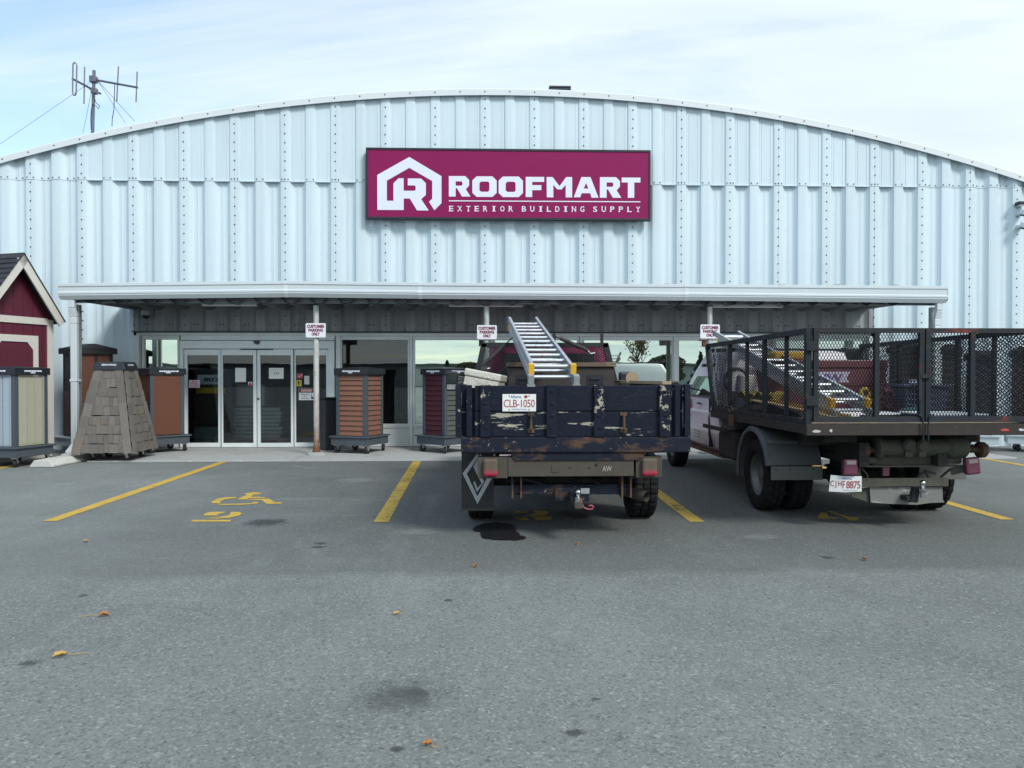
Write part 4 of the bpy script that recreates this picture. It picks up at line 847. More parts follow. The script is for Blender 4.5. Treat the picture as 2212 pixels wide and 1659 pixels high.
def tyre(cx, cy, r, w, parent, rim_side=-1, n=96, cz=None):
    cz = cz or r; mb = MB()
    prof = [(-w*.36,r*.58),(-w*.47,r*.66),(-w*.5,r*.80),(-w*.47,r*.93),(-w*.42,r*.975),(-w*.36,r),(-w*.17,r),(-w*.15,r-.012),(-w*.11,r-.012),(-w*.09,r),(w*.09,r),(w*.11,r-.012),(w*.15,r-.012),(w*.17,r),(w*.36,r),(w*.42,r*.975),(w*.47,r*.93),(w*.5,r*.80),(w*.47,r*.66),(w*.36,r*.58)]
    base = len(mb.v)
    for h, rr in prof:
        for k in range(n):
            t = 2*math.pi*k/n; q = rr
            if rr > r*.92 and (k % 4) < 1 and abs(h) > w*.13: q = rr - .012
            elif rr > r*.99 and abs(h) < w*.1 and (k % 4) == 2: q = rr-.01
            zc = cz + q*math.sin(t)
            mb.v.append(Vector((cx+h, cy+q*math.cos(t), max(.004, zc))))
    m = len(prof)
    for i in range(m-1):
        for k in range(n): mb.f.append((base+i*n+k, base+i*n+(k+1)%n, base+(i+1)*n+(k+1)%n, base+(i+1)*n+k))
    t = obj('wheel', mb, m_tyre, parent)
    s = rim_side; R0 = r*.6
    obj('rim', MB().lathe([(-s*w*.3,R0*.9),(s*w*.30,R0*.9),(s*w*.36,R0),(s*w*.33,R0),(s*w*.28,R0*.9),(s*w*.02,R0*.8),(-s*w*.06,R0*.55),(s*w*.06,R0*.42),(s*w*.10,R0*.3),(s*w*.16,R0*.28),(s*w*.17,R0*.1)], (cx, cy, cz), (1,0,0), 28), m_rim, t, smooth=True)
    return t
def diamond(o, u, v, xr, H, cw, ch, a, th):
    """expanded metal: origin o, unit vectors u (across) and v (up); xr(z)->(x0,x1)"""
    o, u, v = Vector(o), Vector(u), Vector(v); n = u.cross(v); mb = MB(); kk = 0
    V = mb.v; Fc = mb.f; z = ch/4
    while z < H:
        x0, x1 = xr(z); i0 = math.ceil(x0/(cw/2)); i1 = math.floor(x1/(cw/2)); base = len(V); cnt = 0
        for i in range(i0, i1+1):
            zz = z + (ch/4)*(1 if (i+kk) % 2 else -1); c = o + u*(i*cw/2) + v*zz
            V += [c+v*a+n*th, c-v*a+n*th, c-v*a-n*th, c+v*a-n*th]; cnt += 1
        for i in range(cnt-1):
            A = base+4*i; B = A+4
            for q in range(4): Fc.append((A+q, A+(q+1)%4, B+(q+1)%4, B+q))
        z += ch/2; kk += 1
    return mb
def ladder(p, q, w, label, cat, rungs=13, w2=None, ext=.0, group=None):
    """extension ladder: p bottom centre, q top centre"""
    p, q = Vector(p), Vector(q); t = thing('extension_ladder', p, label, cat); d = (q-p).normalized(); side = d.cross(Vector((0,0,1))).normalized(); nrm = side.cross(d).normalized()
    for lay, (a, b, ww, off) in enumerate(((0.0, .93, w, -.045), (.03, 1.0, w-.025, .035))):
        A = p + d*(q-p).length*a + nrm*off; B = p + d*(q-p).length*b + nrm*off; L = (B-A).length
        for s in (-1, 1):
            e = side*s*ww/2
            mb = MB().bar(A+e, B+e, .006, .075, nrm).bar(A+e-side*s*.014+nrm*.0345, B+e-side*s*.014+nrm*.0345, .028, .006, nrm).bar(A+e-side*s*.014-nrm*.0345, B+e-side*s*.014-nrm*.0345, .028, .006, nrm)
            obj('rail', mb, m_alum, t)
            if lay == 1: obj('end_cap', MB().bar(A+e-d*.005, A+e+d*.06, .05, .09, nrm), m_ylw, t); 
            obj('end_cap', MB().bar(B+e-d*.03, B+e+d*.004, .03, .08, nrm), m_ylw if lay == 0 else m_galv, t)
        nr = int(L/.30)
        for k in range(nr):
            c = A + d*(.15+.30*k); obj('rung', MB().tube([c-side*ww/2, c+side*ww/2], .018, 10), m_alum, t, smooth=True)
    for s in (-1, 1):
        e = p + side*s*w/2 - nrm*.045; obj('foot', MB().bar(e-d*.03, e+d*.07, .05, .09, nrm).bar(e-d*.03-nrm*.045, e+d*.03-nrm*.05, .07, .018, nrm), m_galv, t)
    for f in (.28, .42):
        for s in (-1, 1):
            c = p + d*(q-p).length*f + side*s*(w/2-.04); obj('rung_lock', MB().bar(c-nrm*.07, c+nrm*.06, .014, .05, d), m_galv, t)
    return t

# ------------------------------------------------------------------ truck A: navy flat deck pickup
TA = (.79, 8.15, .004)
ta = thing('flatdeck_truck', TA, 'old pickup with a chipped navy wooden flat deck and magenta cab, ladder on its back', 'truck')
RY = 6.95
def chipped(name, base, th, scale, st, cream=(.38,.36,.29), seed=0):
    k = N(name); c = k.mix(k.noise(5, 5), sc(base,.75), sc(base,1.3)); k.cur = k.tc.outputs['Object']
    gr_ = k.noise(60, 4, .6, (.12,1,1), (seed,0,0)); f1 = k.noise(scale, 7, .66, st, (seed,seed*.7,seed*.3), .3)
    f = k.math('ADD', f1, k.math('MULTIPLY', k.math('SUBTRACT', gr_, .5), .22))
    c = k.mix(k.ramp(k.noise(30, 5, .7, (.3,1,1)), .55, .8, 0, .55), c, (.05,.06,.07))
    chip = k.ramp(f, th, th+.02); c = k.mix(chip, c, k.mix(k.noise(30,5), sc(cream,.7), sc(cream,1.15)))
    k.bsdf(c, k.ramp(f1,.3,.7,.5,.7), 0, k.math('ADD', k.math('MULTIPLY', chip, -.6), k.math('MULTIPLY', gr_, .35)), .5, .006, spec=.22); return k.m
NAVY = (.005,.0085,.020)
m_nav1 = chipped('navy_board_upper', NAVY, .70, 5, (.5,1,2.2), seed=1); m_nav2 = chipped('navy_board_lower', NAVY, .60, 5.5, (.4,1,2.6), seed=4.2); m_nav3 = chipped('navy_batten', NAVY, .64, 10, (1,1,.7), seed=2); m_nav4 = chipped('navy_batten_worn', NAVY, .57, 10, (1,1,.7), seed=7)
m_navr = mat('rusting_navy_steel', (.008,.012,.024), .6, .0, .3, 8, spec=.22, wear=[((.085,.05,.035), .53, .12, 5.5, (.8,1,1.5)), ((.25,.22,.17), .66, .03, 26, (1,1,1))], bump=.3)
m_dirty = mat('dust_caked_steel', (.068,.06,.047), .85, 0, .2, 3, wear=[((.07,.06,.05), .62, .15, 5, (1,1,1))], bump=.2)
zt, zm, zb = 1.412, 1.178, .945
XL, XR = -.205, 1.785
tg = obj('tailgate', MB().box((XL+.02, RY+.045, zb+.003), (XR-.02, RY+.06, zt-.02)), m_nav3, ta)
obj('plank', MB().box((XL+.10, RY+.005, zm+.003), (XR-.10, RY+.044, zt)), m_nav1, tg, bevel=.005); obj('plank', MB().box((XL+.10, RY+.007, zb+.004), (XR-.10, RY+.044, zm-.003)), m_nav2, tg, bevel=.005)
for a, b, mm in ((1038,1060,m_nav3),(1181,1203,m_nav3),(1284,1306,m_nav4),(1425.5,1447,m_nav4)):
    xa, xb = atY(a, 890, RY-.03).x, atY(b, 890, RY-.03).x; mb = MB().box((xa, RY-.03, zb+.004), (xb, RY+.006, zt+.004))
    for z in (1.36,1.25,1.14,1.03): mb.lathe([(0,.017),(.007,.014),(.009,.004)], ((xa+xb)/2+random.uniform(-.006,.006), RY-.029, z), (0,-1,0), 10)
    obj('batten', mb, mm, tg)
for x in (atY(1147,910,RY).x, atY(1347,910,RY).x):
    obj('latch', MB().tube([(x, RY-.012, 1.15),(x, RY-.03, 1.13),(x, RY-.03, 1.02),(x, RY-.01, 1.0)], .011, 8).box((x-.03, RY-.004, .985),(x+.03, RY+.006, 1.02)).box((x-.03, RY-.004, 1.14),(x+.03, RY+.006, 1.17)), m_rust, tg)
for s, xa in ((-1, XL), (1, XR)):
    sb = obj('side_board', MB().box((xa-.02 if s<0 else xa-.03, RY+.07, zb+.003), (xa+.03 if s<0 else xa+.02, 9.45, zb+.008)), m_nav3, ta)
    for z0, z1, mm in ((zb+.01, zm-.003, m_nav2), (zm+.003, zt+.01, m_nav1)): obj('plank', MB().box((xa-.02, RY+.065, z0), (xa+.02, 9.45, z1)), mm, sb, bevel=.005)
    for y in (RY+.03, 7.7, 8.5, 9.3): obj('stake', MB().box((xa+(-.075 if s<0 else .022), y-.03, zb+.004), (xa+(-.022 if s<0 else .075), y+.04, zt+.012)), m_nav3, sb, bevel=.004)
    obj('corner_stake', MB().box((xa-.02+(.045 if s<0 else -.05), RY-.01, zb+.004), (xa+(.075 if s<0 else -.025), RY+.004, zt+.006)), m_nav3, sb, bevel=.004)
dk = obj('deck', MB().box((-.2, RY+.08, .88), (1.78, 9.5, .935)), mat('worn_deck_wood', (.12,.10,.08), .85, 0, .3, 4, (4,.3,1)), ta)
obj('rear_bar', MB().box((-.231, RY-.02, .806), (1.857, RY+.075, .944)), m_navr, ta, bevel=.008)
obj('under_bar', MB().prism([(.205,RY+.0,.803),(1.46,RY+.0,.803),(1.40,RY+.0,.735),(.26,RY+.0,.735)], (0,.06,0)), m_navr, ta)
obj('bumper_beam', MB().box((.193, RY+.015, .585), (1.343, RY+.16, .765)).box((.0, RY+.06, .58), (1.5, RY+.14, .62)), m_dirty, ta, bevel=.006)
mb = MB(); put_text(mb, 'AW', (atY(1312,1018,RY).x, RY+.012, .655), .085, .05, .02); obj('scratched_letters', mb, mat('scratched_metal', (.32,.29,.24), .7), ta, fixn=False)
m_lens_r = N('tail_lens'); k = m_lens_r; sp = k.n('ShaderNodeSeparateXYZ'); k.l(k.tc.outputs['Generated'], sp.inputs[0])
f = k.ramp(k.math('ADD', sp.outputs[2], k.math('MULTIPLY', k.noise(6,5), .25)), .18, .55); c = k.mix(f, (.42,.012,.05), (.105,.083,.06)); k.bsdf(c, k.ramp(f,0,1,.2,.8), 0); m_lens_r = k.m
m_lens_f = mat('faded_tail_lens', (.13,.03,.06), .45, 0, .25, 9, grime=.4)
for a, b in ((1044,1075.5),(1388,1421)):
    xa, xb = atY(a,1000,RY-.03).x, atY(b,1000,RY-.03).x; bx = obj('light_box', MB().box((xa-.05, RY+.02, .57), (xb+.05 if a > 1200 else .192, RY+.12, .765)), m_dirty, ta, bevel=.006)
    obj('tail_light', MB().box((xa, RY-.03, .592), (xb, RY+.018, .752)), m_lens_r, bx, bevel=.022)
m_ast = mat('mud_flap_rubber', (.03,.031,.032), .7, 0, .25, 5, wear=[((.10,.085,.065), .58, .2, 4, (1,1,1))])
fl = obj('mud_flap', MB().box((-.243, 7.48, .19), (.072, 7.492, .78)), m_ast, ta)
def FL(x, y): p = atY(*z6(x, y), 7.478); return (p.x, 7.478, p.z)
for outer, hole in (([(262,690),(130,870),(262,1140),(300,1060),(385,910),(350,870)], [(262,745),(178,872),(262,1068),(335,905)]),):
    p0 = [(262,690),(130,870),(262,1140),(395,905)]; p1 = [(262,735),(168,872),(262,1075),(352,900)]
    obj('emblem', MB().prism([FL(*p) for p in p0], (0,-.003,0), [[FL(*p) for p in p1]]), m_galv, fl)
obj('emblem', MB().prism([FL(*p) for p in [(290,690),(225,810),(300,960),(262,1000),(240,935),(225,950),(258,1035),(320,945),(262,805),(320,740)]], (0,-.003,0)), m_galv, fl)
obj('flap_strip', MB().box((-.243, 7.47, .19), (.072, 7.479, .215)), m_dirty, fl)
for x in (-.06, 1.63): tyre(x, 8.15, .385, .27, ta, -1 if x < .5 else 1)
for x in (-.06, 1.63): tyre(x, 11.75, .385, .26, ta, -1 if x < .5 else 1)
obj('axle', MB().cyl((0,8.15,.385),(1.55,8.15,.385),.05).lathe([(-.16,.06),(-.1,.14),(.1,.14),(.16,.06)], (.75,8.15,.385), (1,0,0), 16), m_chas, ta)
obj('frame_rail', MB().box((.33, RY+.16, .6), (.41, 12.8, .76)).box((1.13, RY+.16, .6), (1.21, 12.8, .76)).box((.41, 7.6, .62), (1.13, 7.68, .74)).box((.41, 9.3, .62), (1.13, 9.38, .74)), m_chas, ta)
obj('deck_crossmember', MB().box((-.2, 7.3, .765), (1.78, 7.38, .88)).box((-.2, 8.6, .765), (1.78, 8.68, .88)), m_chas, ta)
obj('hitch_bar', MB().box((.245, 7.09, .40), (1.325, 7.2, .495)), m_navr, ta, bevel=.006)
for xa in (.232, .31, 1.245, 1.325): obj('hitch_bracket', MB().prism([(xa,7.04,.61),(xa,7.22,.61),(xa,7.22,.40),(xa,7.12,.365),(xa,7.05,.375)], (.015,0,0)), m_rust, ta)
rc = atY(1238, 1070, 6.98)
obj('receiver', MB().box((.63, 7.05, .345), (.945, 7.08, .47)).box((.76, 6.86, .365), (.845, 7.2, .45)), m_navr, ta, bevel=.004)
bl = atY(1248.7, 1063, 6.84)
hb = obj('ball_mount', MB().box((bl.x-.035, 6.76, .33), (bl.x+.035, 7.0, .375)).cyl((bl.x,6.84,.31),(bl.x,6.84,.335),.028,6), m_dirty, ta); obj('hitch_ball', MB().lathe([(0,.03),(.04,.03),(.05,.018),(.06,.018)] + [(.085+.027*math.sin(a), .027*math.cos(a)) for a in [R(-50+14*q) for q in range(10)]] + [(.1125,.003)], (bl.x,6.84,.375), (0,0,1), 18), m_chrome, hb, smooth=True)
obj('maker_plate', MB().box((bl.x+.05,7.046,.415),(bl.x+.13,7.05,.465)), m_galv, ta)
obj('safety_hook', MB().tube([atY(*z6(*p), 6.84) for p in ((1190,1090),(1195,1140),(1215,1175),(1255,1190),(1290,1185),(1298,1165),(1275,1152),(1255,1160))], .006, 8), mat('red_wire', (.42,.08,.10), .5), ta)
e0, e1 = Vector((1.0,7.7,.43)), atY(1397,1073,7.1)
obj('exhaust_pipe', MB().tube([e0, e0.lerp(e1,.5)+Vector((0,0,.01)), e1], .05, 18, cap=False).tube([e1, e0.lerp(e1,.6)], .045, 18, cap=False), m_dirty, ta, smooth=True)
for x in (1231, 1272, 1314): p = atY(x, 1011, RY+.012); obj('beam_hole', MB().lathe([(0,.008),(.002,.008)], (p.x,RY+.0148,p.z), (0,-1,0), 10), m_dark, ta)
p = atY(1200, 1012, RY+.01); obj('beam_patch', MB().box((p.x-.035,RY+.009,p.z-.038),(p.x+.035,RY+.0148,p.z+.03)), m_dirty, ta, bevel=.004)
p = atY(1289, 1003, RY+.01); obj('beam_bolt', MB().lathe([(0,.012),(.012,.012)], (p.x,RY+.0148,p.z), (0,-1,0), 6), m_chas, ta)
for x in (.12, 1.46): obj('leaf_spring', MB().tube([(x,7.45,.60),(x,7.75,.47),(x,8.15,.43),(x,8.55,.47),(x,9.0,.6)], .03, 6).tube([(x,7.6,.50),(x,8.15,.40),(x,8.7,.50)], .025, 6), m_chas, ta)
obj('light_wire', MB().tube([(.15,RY+.1,.60),(.2,RY+.12,.53),(.35,RY+.14,.55),(.5,RY+.15,.50),(.66,RY+.15,.47),(.75,RY+.12,.44)], .008, 6).tube([(1.0,7.05,.52),(1.1,7.1,.47),(1.2,7.2,.55),(1.35,7.2,.58)], .007, 6), m_blk, ta)
for xa, xb in ((.42,.30),(1.12,1.24)): obj('shock_absorber', MB().cyl((xa,7.9,.72),(xb,8.1,.40),.03), m_chas, ta)
obj('mud_shield', MB().box((.3,7.75,.5),(1.25,7.77,.78)), m_chas, ta)
pc = atY(1121.5, 870, RY-.004)
m_plate = mat('plate_white', (.74,.75,.74), .45, 0, .05, 8, wear=[((.5,.46,.38), .68, .08, 12, (1,1,1))]); m_pred = mat('plate_red', (.32,.02,.04), .5); m_pblue = mat('plate_blue', (.05,.14,.30), .5)
lp = obj('licence_plate', MB().box((pc.x-.152, RY-.012, pc.z-.078), (pc.x+.152, RY-.008, pc.z+.078)), m_plate, ta, bevel=.003)
mb = MB(); put_text(mb, 'CLB-1050', (pc.x, RY-.0135, pc.z-.006), .28, .07, .0, .9); obj('plate_number', mb, m_pred, lp, fixn=False)
mb = MB(); put_text(mb, 'Alberta', (pc.x-.03, RY-.0135, pc.z+.055), .1, .026, .01); put_text(mb, 'Wild Rose Country', (pc.x, RY-.0135, pc.z-.06), .14, .016, .01); obj('plate_print', mb, m_pblue, lp, fixn=False)
obj('plate_rose', MB().prism([(pc.x+.06+.016*math.cos(a)*(1+.3*math.sin(5*a)), RY-.0125, pc.z+.055+.014*math.sin(a)) for a in [2*math.pi*q/20 for q in range(20)]], (0,-.001,0)), m_pred, lp)
mb = MB()
for sx_ in (-1,1):
    for sz_ in (-1,1): mb.lathe([(0,.006),(.003,.005)], (pc.x+sx_*.09, RY-.012, pc.z+.062*sz_), (0,-1,0), 8)
obj('plate_screw', mb, m_bolt, lp)
# headache rack
HY = 9.55; m_rk = mat('black_rack_steel', (.012,.014,.018), .6, .0, .25, 8)
xtl, xtr, xbl, xbr = -.03, 1.48, -.24, 1.72
rk = obj('headache_rack', MB().bar((xbl,HY,.94),(xtl,HY,1.90),.07,.06,(0,1,0)).bar((xbr,HY,.94),(xtr,HY,1.90),.07,.06,(0,1,0)).bar((xtl-.03,HY,1.885),(xtr+.03,HY,1.885),.06,.055).bar((xbl+.02,HY,1.0),(xbr-.02,HY,1.0),.05,.05), m_rk, ta)
zr0 = 1.02; Hh = .85
obj('mesh', diamond((0,HY,zr0), (1,0,0), (0,0,1), lambda z: (xbl+.03+(z+.08)*.21, xbr-.03-(z+.08)*.24), Hh, .046, .030, .0068, .002), m_rk, rk, fixn=False)
for x in (atY(1197,730,HY).x, atY(1300,730,HY).x): obj('rack_peg', MB().box((x-.018,HY-.02,1.912),(x+.018,HY+.02,2.03)), m_rk, rk)
# cab
m_mgt = mat('magenta_truck_paint', (.32,.014,.10), .3, 0, .12, 3, coat=.5); m_wg = mat('dark_car_glass', (.012,.02,.02), .06, 0, .1, 2, spec=.8)
def greenhouse(x0, x1, yb0, yb1, yt0, yt1, z0, z1, ins): # belt ring -> roof ring with rounded roof
    rr = []
    for z, a in ((z0,0),(z0+(z1-z0)*.55,.5),(z1-.09,.86),(z1-.03,.98),(z1,1.12)):
        k = min(a,1); e = ins*k + (.10 if a > 1 else 0); ya = yb0+(yt0-yb0)*k + (.10 if a > 1 else 0); yb = yb1+(yt1-yb1)*k - (.10 if a > 1 else 0); rad = .10; c = []
        for cx_, cy_, a0 in ((x1-e-rad,ya+rad,-90),(x1-e-rad,yb-rad,0),(x0+e+rad,yb-rad,90),(x0+e+rad,ya+rad,180)):
            for q in range(4): t_ = R(a0+30*q); c.append((cx_+rad*math.cos(t_), cy_+rad*math.sin(t_), z))
        rr.append(c)
    return rr
cx0, cx1 = -.13, 1.71
body = MB().loft([[(cx0+i, y0, z), (cx1-i, y0, z), (cx1-i, y1, z), (cx0+i, y1, z)] for z, i, y0, y1 in ((.5,.06,9.72,13.15),(.8,0,9.70,13.2),(1.0,.0,9.70,13.2),(1.14,.06,9.72,13.1))])
cb_ = obj('cab', body, m_mgt, ta, bevel=.05); obj('cab_roof', MB().loft(greenhouse(cx0+.04, cx1-.04, 9.72, 11.55, 9.80, 11.05, 1.13, 1.91, .17)), m_mgt, ta, smooth=True)
obj('rear_window', MB().add([(.17,9.715,1.22),(1.41,9.715,1.22),(1.37,9.768,1.79),(.21,9.768,1.79),(.17,9.78,1.22),(1.41,9.78,1.22),(1.37,9.81,1.79),(.21,9.81,1.79)], [(0,1,2,3),(4,7,6,5),(0,4,5,1),(1,5,6,2),(2,6,7,3),(3,7,4,0)]), m_wg, cb_)
for s, x in ((-1,cx0),(1,cx1)): obj('side_window', MB().add([(x-s*.045,9.95,1.2),(x-s*.045,11.2,1.2),(x-s*.165,10.95,1.68),(x-s*.165,10.0,1.68),(x-s*.02,9.95,1.2),(x-s*.02,11.2,1.2),(x-s*.14,10.95,1.68),(x-s*.14,10.0,1.68)], [(0,1,2,3),(4,7,6,5),(0,4,5,1),(1,5,6,2),(2,6,7,3),(3,7,4,0)]), m_wg, cb_)
obj('windscreen', MB().add([(.05,11.57,1.18),(1.53,11.57,1.18),(1.42,11.12,1.72),(.16,11.12,1.72),(.05,11.5,1.18),(1.53,11.5,1.18),(1.42,11.05,1.72),(.16,11.05,1.72)], [(0,1,2,3),(4,7,6,5),(0,4,5,1),(1,5,6,2),(2,6,7,3),(3,7,4,0)]), m_wg, cb_)
m_amb = mat('amber_lens', (.55,.16,.02), .3)
for q in (.45,.75,1.05): obj('clearance_light', MB().box((q,10.8,1.895),(q+.08,10.87,1.93)), m_amb, cb_, bevel=.006)
obj('grille', MB().box((.1,13.2,.75),(1.48,13.23,1.05)), m_rk, cb_); obj('headlight', MB().box((-.08,13.2,.8),(.08,13.24,1.0)), m_chrome, cb_); obj('headlight', MB().box((1.5,13.2,.8),(1.66,13.24,1.0)), m_chrome, cb_)
mc = atY(976.5, 823, 11.0)
mr = obj('wing_mirror', MB().box((mc.x-.09, 10.95, mc.z-.14), (mc.x+.09, 11.05, mc.z+.14)), m_blk, ta, bevel=.03); obj('mirror_glass', MB().box((mc.x-.07,10.945,mc.z-.12),(mc.x+.07,10.949,mc.z-.05)), m_chrome, mr); obj('mirror_glass', MB().box((mc.x-.07,10.945,mc.z-.03),(mc.x+.07,10.949,mc.z+.12)), m_wg, mr)
obj('mirror_arm', MB().tube([(mc.x+.05,11.0,mc.z-.08),(cx0+.02,11.05,1.25)], .014, 8).tube([(mc.x+.05,11.0,mc.z+.08),(cx0+.03,11.05,1.4)], .012, 8), m_blk, mr)
mc2 = (cx1+.28, 11.0, 1.4); mr = obj('wing_mirror', MB().box((mc2[0]-.09, 10.95, 1.28), (mc2[0]+.09, 11.05, 1.56)), m_blk, ta, bevel=.03); obj('mirror_arm', MB().tube([(mc2[0]-.05,11,1.34),(cx1-.02,11.05,1.25)], .014, 8), m_blk, mr)
# load
ladder((.612, 6.97, 1.505), (.50, 10.6, 2.24), .415, 'aluminium extension ladder with yellow ends lying over the navy tailgate and black rack', 'ladder')
m_dia = N('white_tread_plate'); k = m_dia; vz = k.n('ShaderNodeTexVoronoi'); vz.inputs['Scale'].default_value = 34; k.l(k.vec((1,.35,1)), vz.inputs['Vector'])
k.bsdf(k.mix(k.ramp(k.noise(9,5),.5,.75,0,.6),(.60,.58,.50),(.30,.27,.21)), .45, .1, k.ramp(vz.outputs['Distance'],.15,.35,1,0), .8, .004); m_dia = k.m
c = atY(1046, 816, 7.45); Mx = Matrix.Translation((c.x-.005, 7.50, 1.37)) @ Matrix.Rotation(R(11),4,'Y') @ Matrix.Rotation(R(-8),4,'Z')
t = thing('tool_box', (c.x, 7.50, .94), 'small white tread-plate tool box tilted in the left rear corner of the navy deck', 'tool box')
obj('body', MB().box((-.165,-.26,-.19),(.165,.26,.10), Mx), m_dia, t, bevel=.01); obj('lid', MB().box((-.175,-.27,.102),(.175,.27,.17), Mx), m_dia, t, bevel=.012)
obj('support_block', MB().box((c.x-.13,7.3,.94),(c.x+.16,7.7,1.17)), m_chas, t)
m_crate = mat('brown_crate', (.038,.031,.029), .7, 0, .25, 6, bump=.2); m_lid = mat('worn_crate_lid', (.12,.085,.055), .75, 0, .35, 8, (.4,1,4), wear=[((.35,.31,.22), .6, .06, 7, (.4,1,5))])
t = thing('job_box', (.84, 8.9, .94), 'dark brown job box with a worn board lid standing across the navy deck', 'box')
obj('body', MB().box((.25,8.62,.94),(1.44,9.3,1.60)), m_crate, t, bevel=.008); obj('lid', MB().box((.235,8.59,1.602),(1.455,9.32,1.65)), m_lid, t, bevel=.005)
for x in (.42, 1.22): obj('handle_recess', MB().box((x-.09,8.612,1.4),(x+.09,8.618,1.51)), m_blk, t); obj('handle', MB().tube([(x-.06,8.615,1.48),(x-.05,8.59,1.47),(x+.05,8.59,1.47),(x+.06,8.615,1.48)],.008,6), m_crate, t)
m_strap = mat('dark_strap', (.03,.03,.032), .8)
for lab, pts in (('dark webbing strap pulled from the left ladder rail to the rack foot', [(atY(*q, Y)) for q, Y in (((1115,722),9.5),((1090,745),9.45),((1060,775),9.4),((1042,790),9.4))]), ('dark padded strap pulled from the right ladder rail down to the rack corner', [(atY(*q, Y)) for q, Y in (((1178,721),9.5),((1210,731),9.45),((1240,744),9.45),((1270,757),9.42))])):
    t = thing('ratchet_strap', pts[-1], lab, 'strap'); obj('webbing', MB().tube(pts[:2], .008, 8).tube(pts[1:], .024, 8), m_strap, t, smooth=True); obj('hook', MB().tube([pts[-1], pts[-1]+Vector((.03,0,-.04)), pts[-1]+Vector((.09,.03,-.03))], .008, 6), m_zinc, t)
    if lab.startswith('dark web'): obj('ratchet', MB().lathe([(0,.05),(.08,.05)], pts[-1]-Vector((.02,0,.06)), (1,0,0), 12), m_strap, t)
t = thing('lumber_offcut', (1.60, 8.2, 1.42), 'weathered board lying along the right side board of the navy deck', 'board'); obj('board', MB().bar((1.70,7.2,1.435),(1.52,9.0,1.435),.09,.03), m_wood, t); obj('rope', MB().lathe([(-.02,.05),(-.02,.07),(.02,.07),(.02,.05)], (1.58,8.3,1.475), (.1,1,0), 14), m_wood, t)
# ------------------------------------------------------------------ truck B: white cab, mesh stake cage, dual rear wheels
TB = (4.05, 8.55, .004)
tb = thing('cage_truck', TB, 'white cab truck with a rusty dark mesh cage body and dual rear wheels', 'truck')
m_cage = mat('weathered_cage_steel', (.022,.028,.034), .6, .1, .3, 7, wear=[((.07,.05,.04), .58, .1, 6, (1,1,1)), ((.33,.075,.045), .71, .02, 5, (.5,.5,1)), ((.55,.36,.05), .775, .01, 9, (1,1,1))], bump=.25, spec=.2)
m_cagem = mat('expanded_metal', (.014,.017,.021), .7, .0, .25, 9, spec=.15, wear=[((.10,.06,.045), .66, .06, 9, (1,1,1))])
m_red_r = mat('red_primer_rail', (.03,.032,.036), .6, .1, .3, 6, spec=.2, wear=[((.17,.045,.035), .63, .08, 4, (.6,1,1)), ((.03,.038,.045), .6, .05, 8, (1,1,1))])
m_edge = mat('rusty_deck_edge', (.05,.042,.038), .75, .1, .25, 4, spec=.2, wear=[((.14,.09,.065), .6, .1, 6, (1,1,1)), ((.34,.06,.05), .745, .01, 8, (1,1,1))], bump=.2)
bl_, br_, by = 2.97, 5.14, 7.05
dz0, dz1, tz = .955, 1.05, 1.945
fyb, fyt = 10.0, 10.33
dk = obj('deck', MB().box((bl_+.03, by+.06, dz0+.02), (br_-.03, fyb, dz1-.012)), m_chas, tb)
for q in range(11):
    xa = bl_+.06+q*.188; obj('plank', MB().box((xa, by+.07, dz1-.01), (xa+.182, fyb-.02, dz1+.004)), m_wood, dk)
obj('deck_edge', MB().box((bl_, by-.01, dz0-.01), (br_, by+.06, dz1)), m_edge, tb, bevel=.005)
for x in (bl_, br_-.05): obj('deck_edge', MB().box((x, by+.061, dz0), (x+.05, fyb+.12, dz1-.002)), m_edge, tb, bevel=.005)
# cage sides
for s, x in ((1, bl_), (-1, br_)):
    xi = x + s*.025; sd_ = obj('cage_side', MB().bar((xi, by+.03, dz1), (xi, by+.03, tz), .055, .055, (0,1,0)).bar((xi, by+.055, tz-.025), (xi, fyt, tz-.04), .05, .05).bar((xi, fyb, dz1+.0), (xi, fyt, tz-.02), .06, .07, (0,1,0)).bar((xi, by+.055, dz1+.025), (xi, fyb-.03, dz1+.025), .045, .045), m_cage, tb)
    for y, w in ((9.38,.055),(8.75,.025),(8.19,.055),(7.59,.025)): obj('cage_post', MB().box((xi-.02, y-w/2, dz1+.048), (xi+.02, y+w/2, tz-.05)), m_cage, sd_)
    obj('mesh', diamond((xi+s*.024, by+.06, dz1+.05), (0,1,0), (0,0,1), lambda z: (0, fyb-by-.1+(z/.9)*.33), tz-dz1-.09, .064, .034, .0047, .0016), m_cagem, sd_, fixn=False)
# front board
fb = obj('head_board', MB().bar((bl_+.05,fyt-.03,tz-.10),(br_-.05,fyt-.03,tz-.10),.05,.05).bar((bl_+.05,fyb+.02,dz1+.03),(br_-.05,fyb+.02,dz1+.03),.05,.05).bar((3.7,fyb+.02,dz1+.03),(3.7,fyt-.03,tz-.1),.05,.05,(0,1,0)).bar((4.4,fyb+.02,dz1+.03),(4.4,fyt-.03,tz-.1),.05,.05,(0,1,0)), m_cage, tb)
vv = Vector((0, fyt-fyb-.05, tz-dz1-.13)).normalized()
obj('mesh', diamond((bl_+.05, fyb+.02, dz1+.05), (1,0,0), vv, lambda z: (0, br_-bl_-.1), .80, .064, .034, .0034, .0016), m_cagem, fb, fixn=False)
obj('corner_hook', MB().box((bl_-.05,fyt-.04,tz-.05),(bl_-.0,fyt+.03,tz+.03)).box((bl_-.09,fyt-.05,tz+.03),(bl_+.02,fyt+.04,tz+.045)), m_rust, fb)
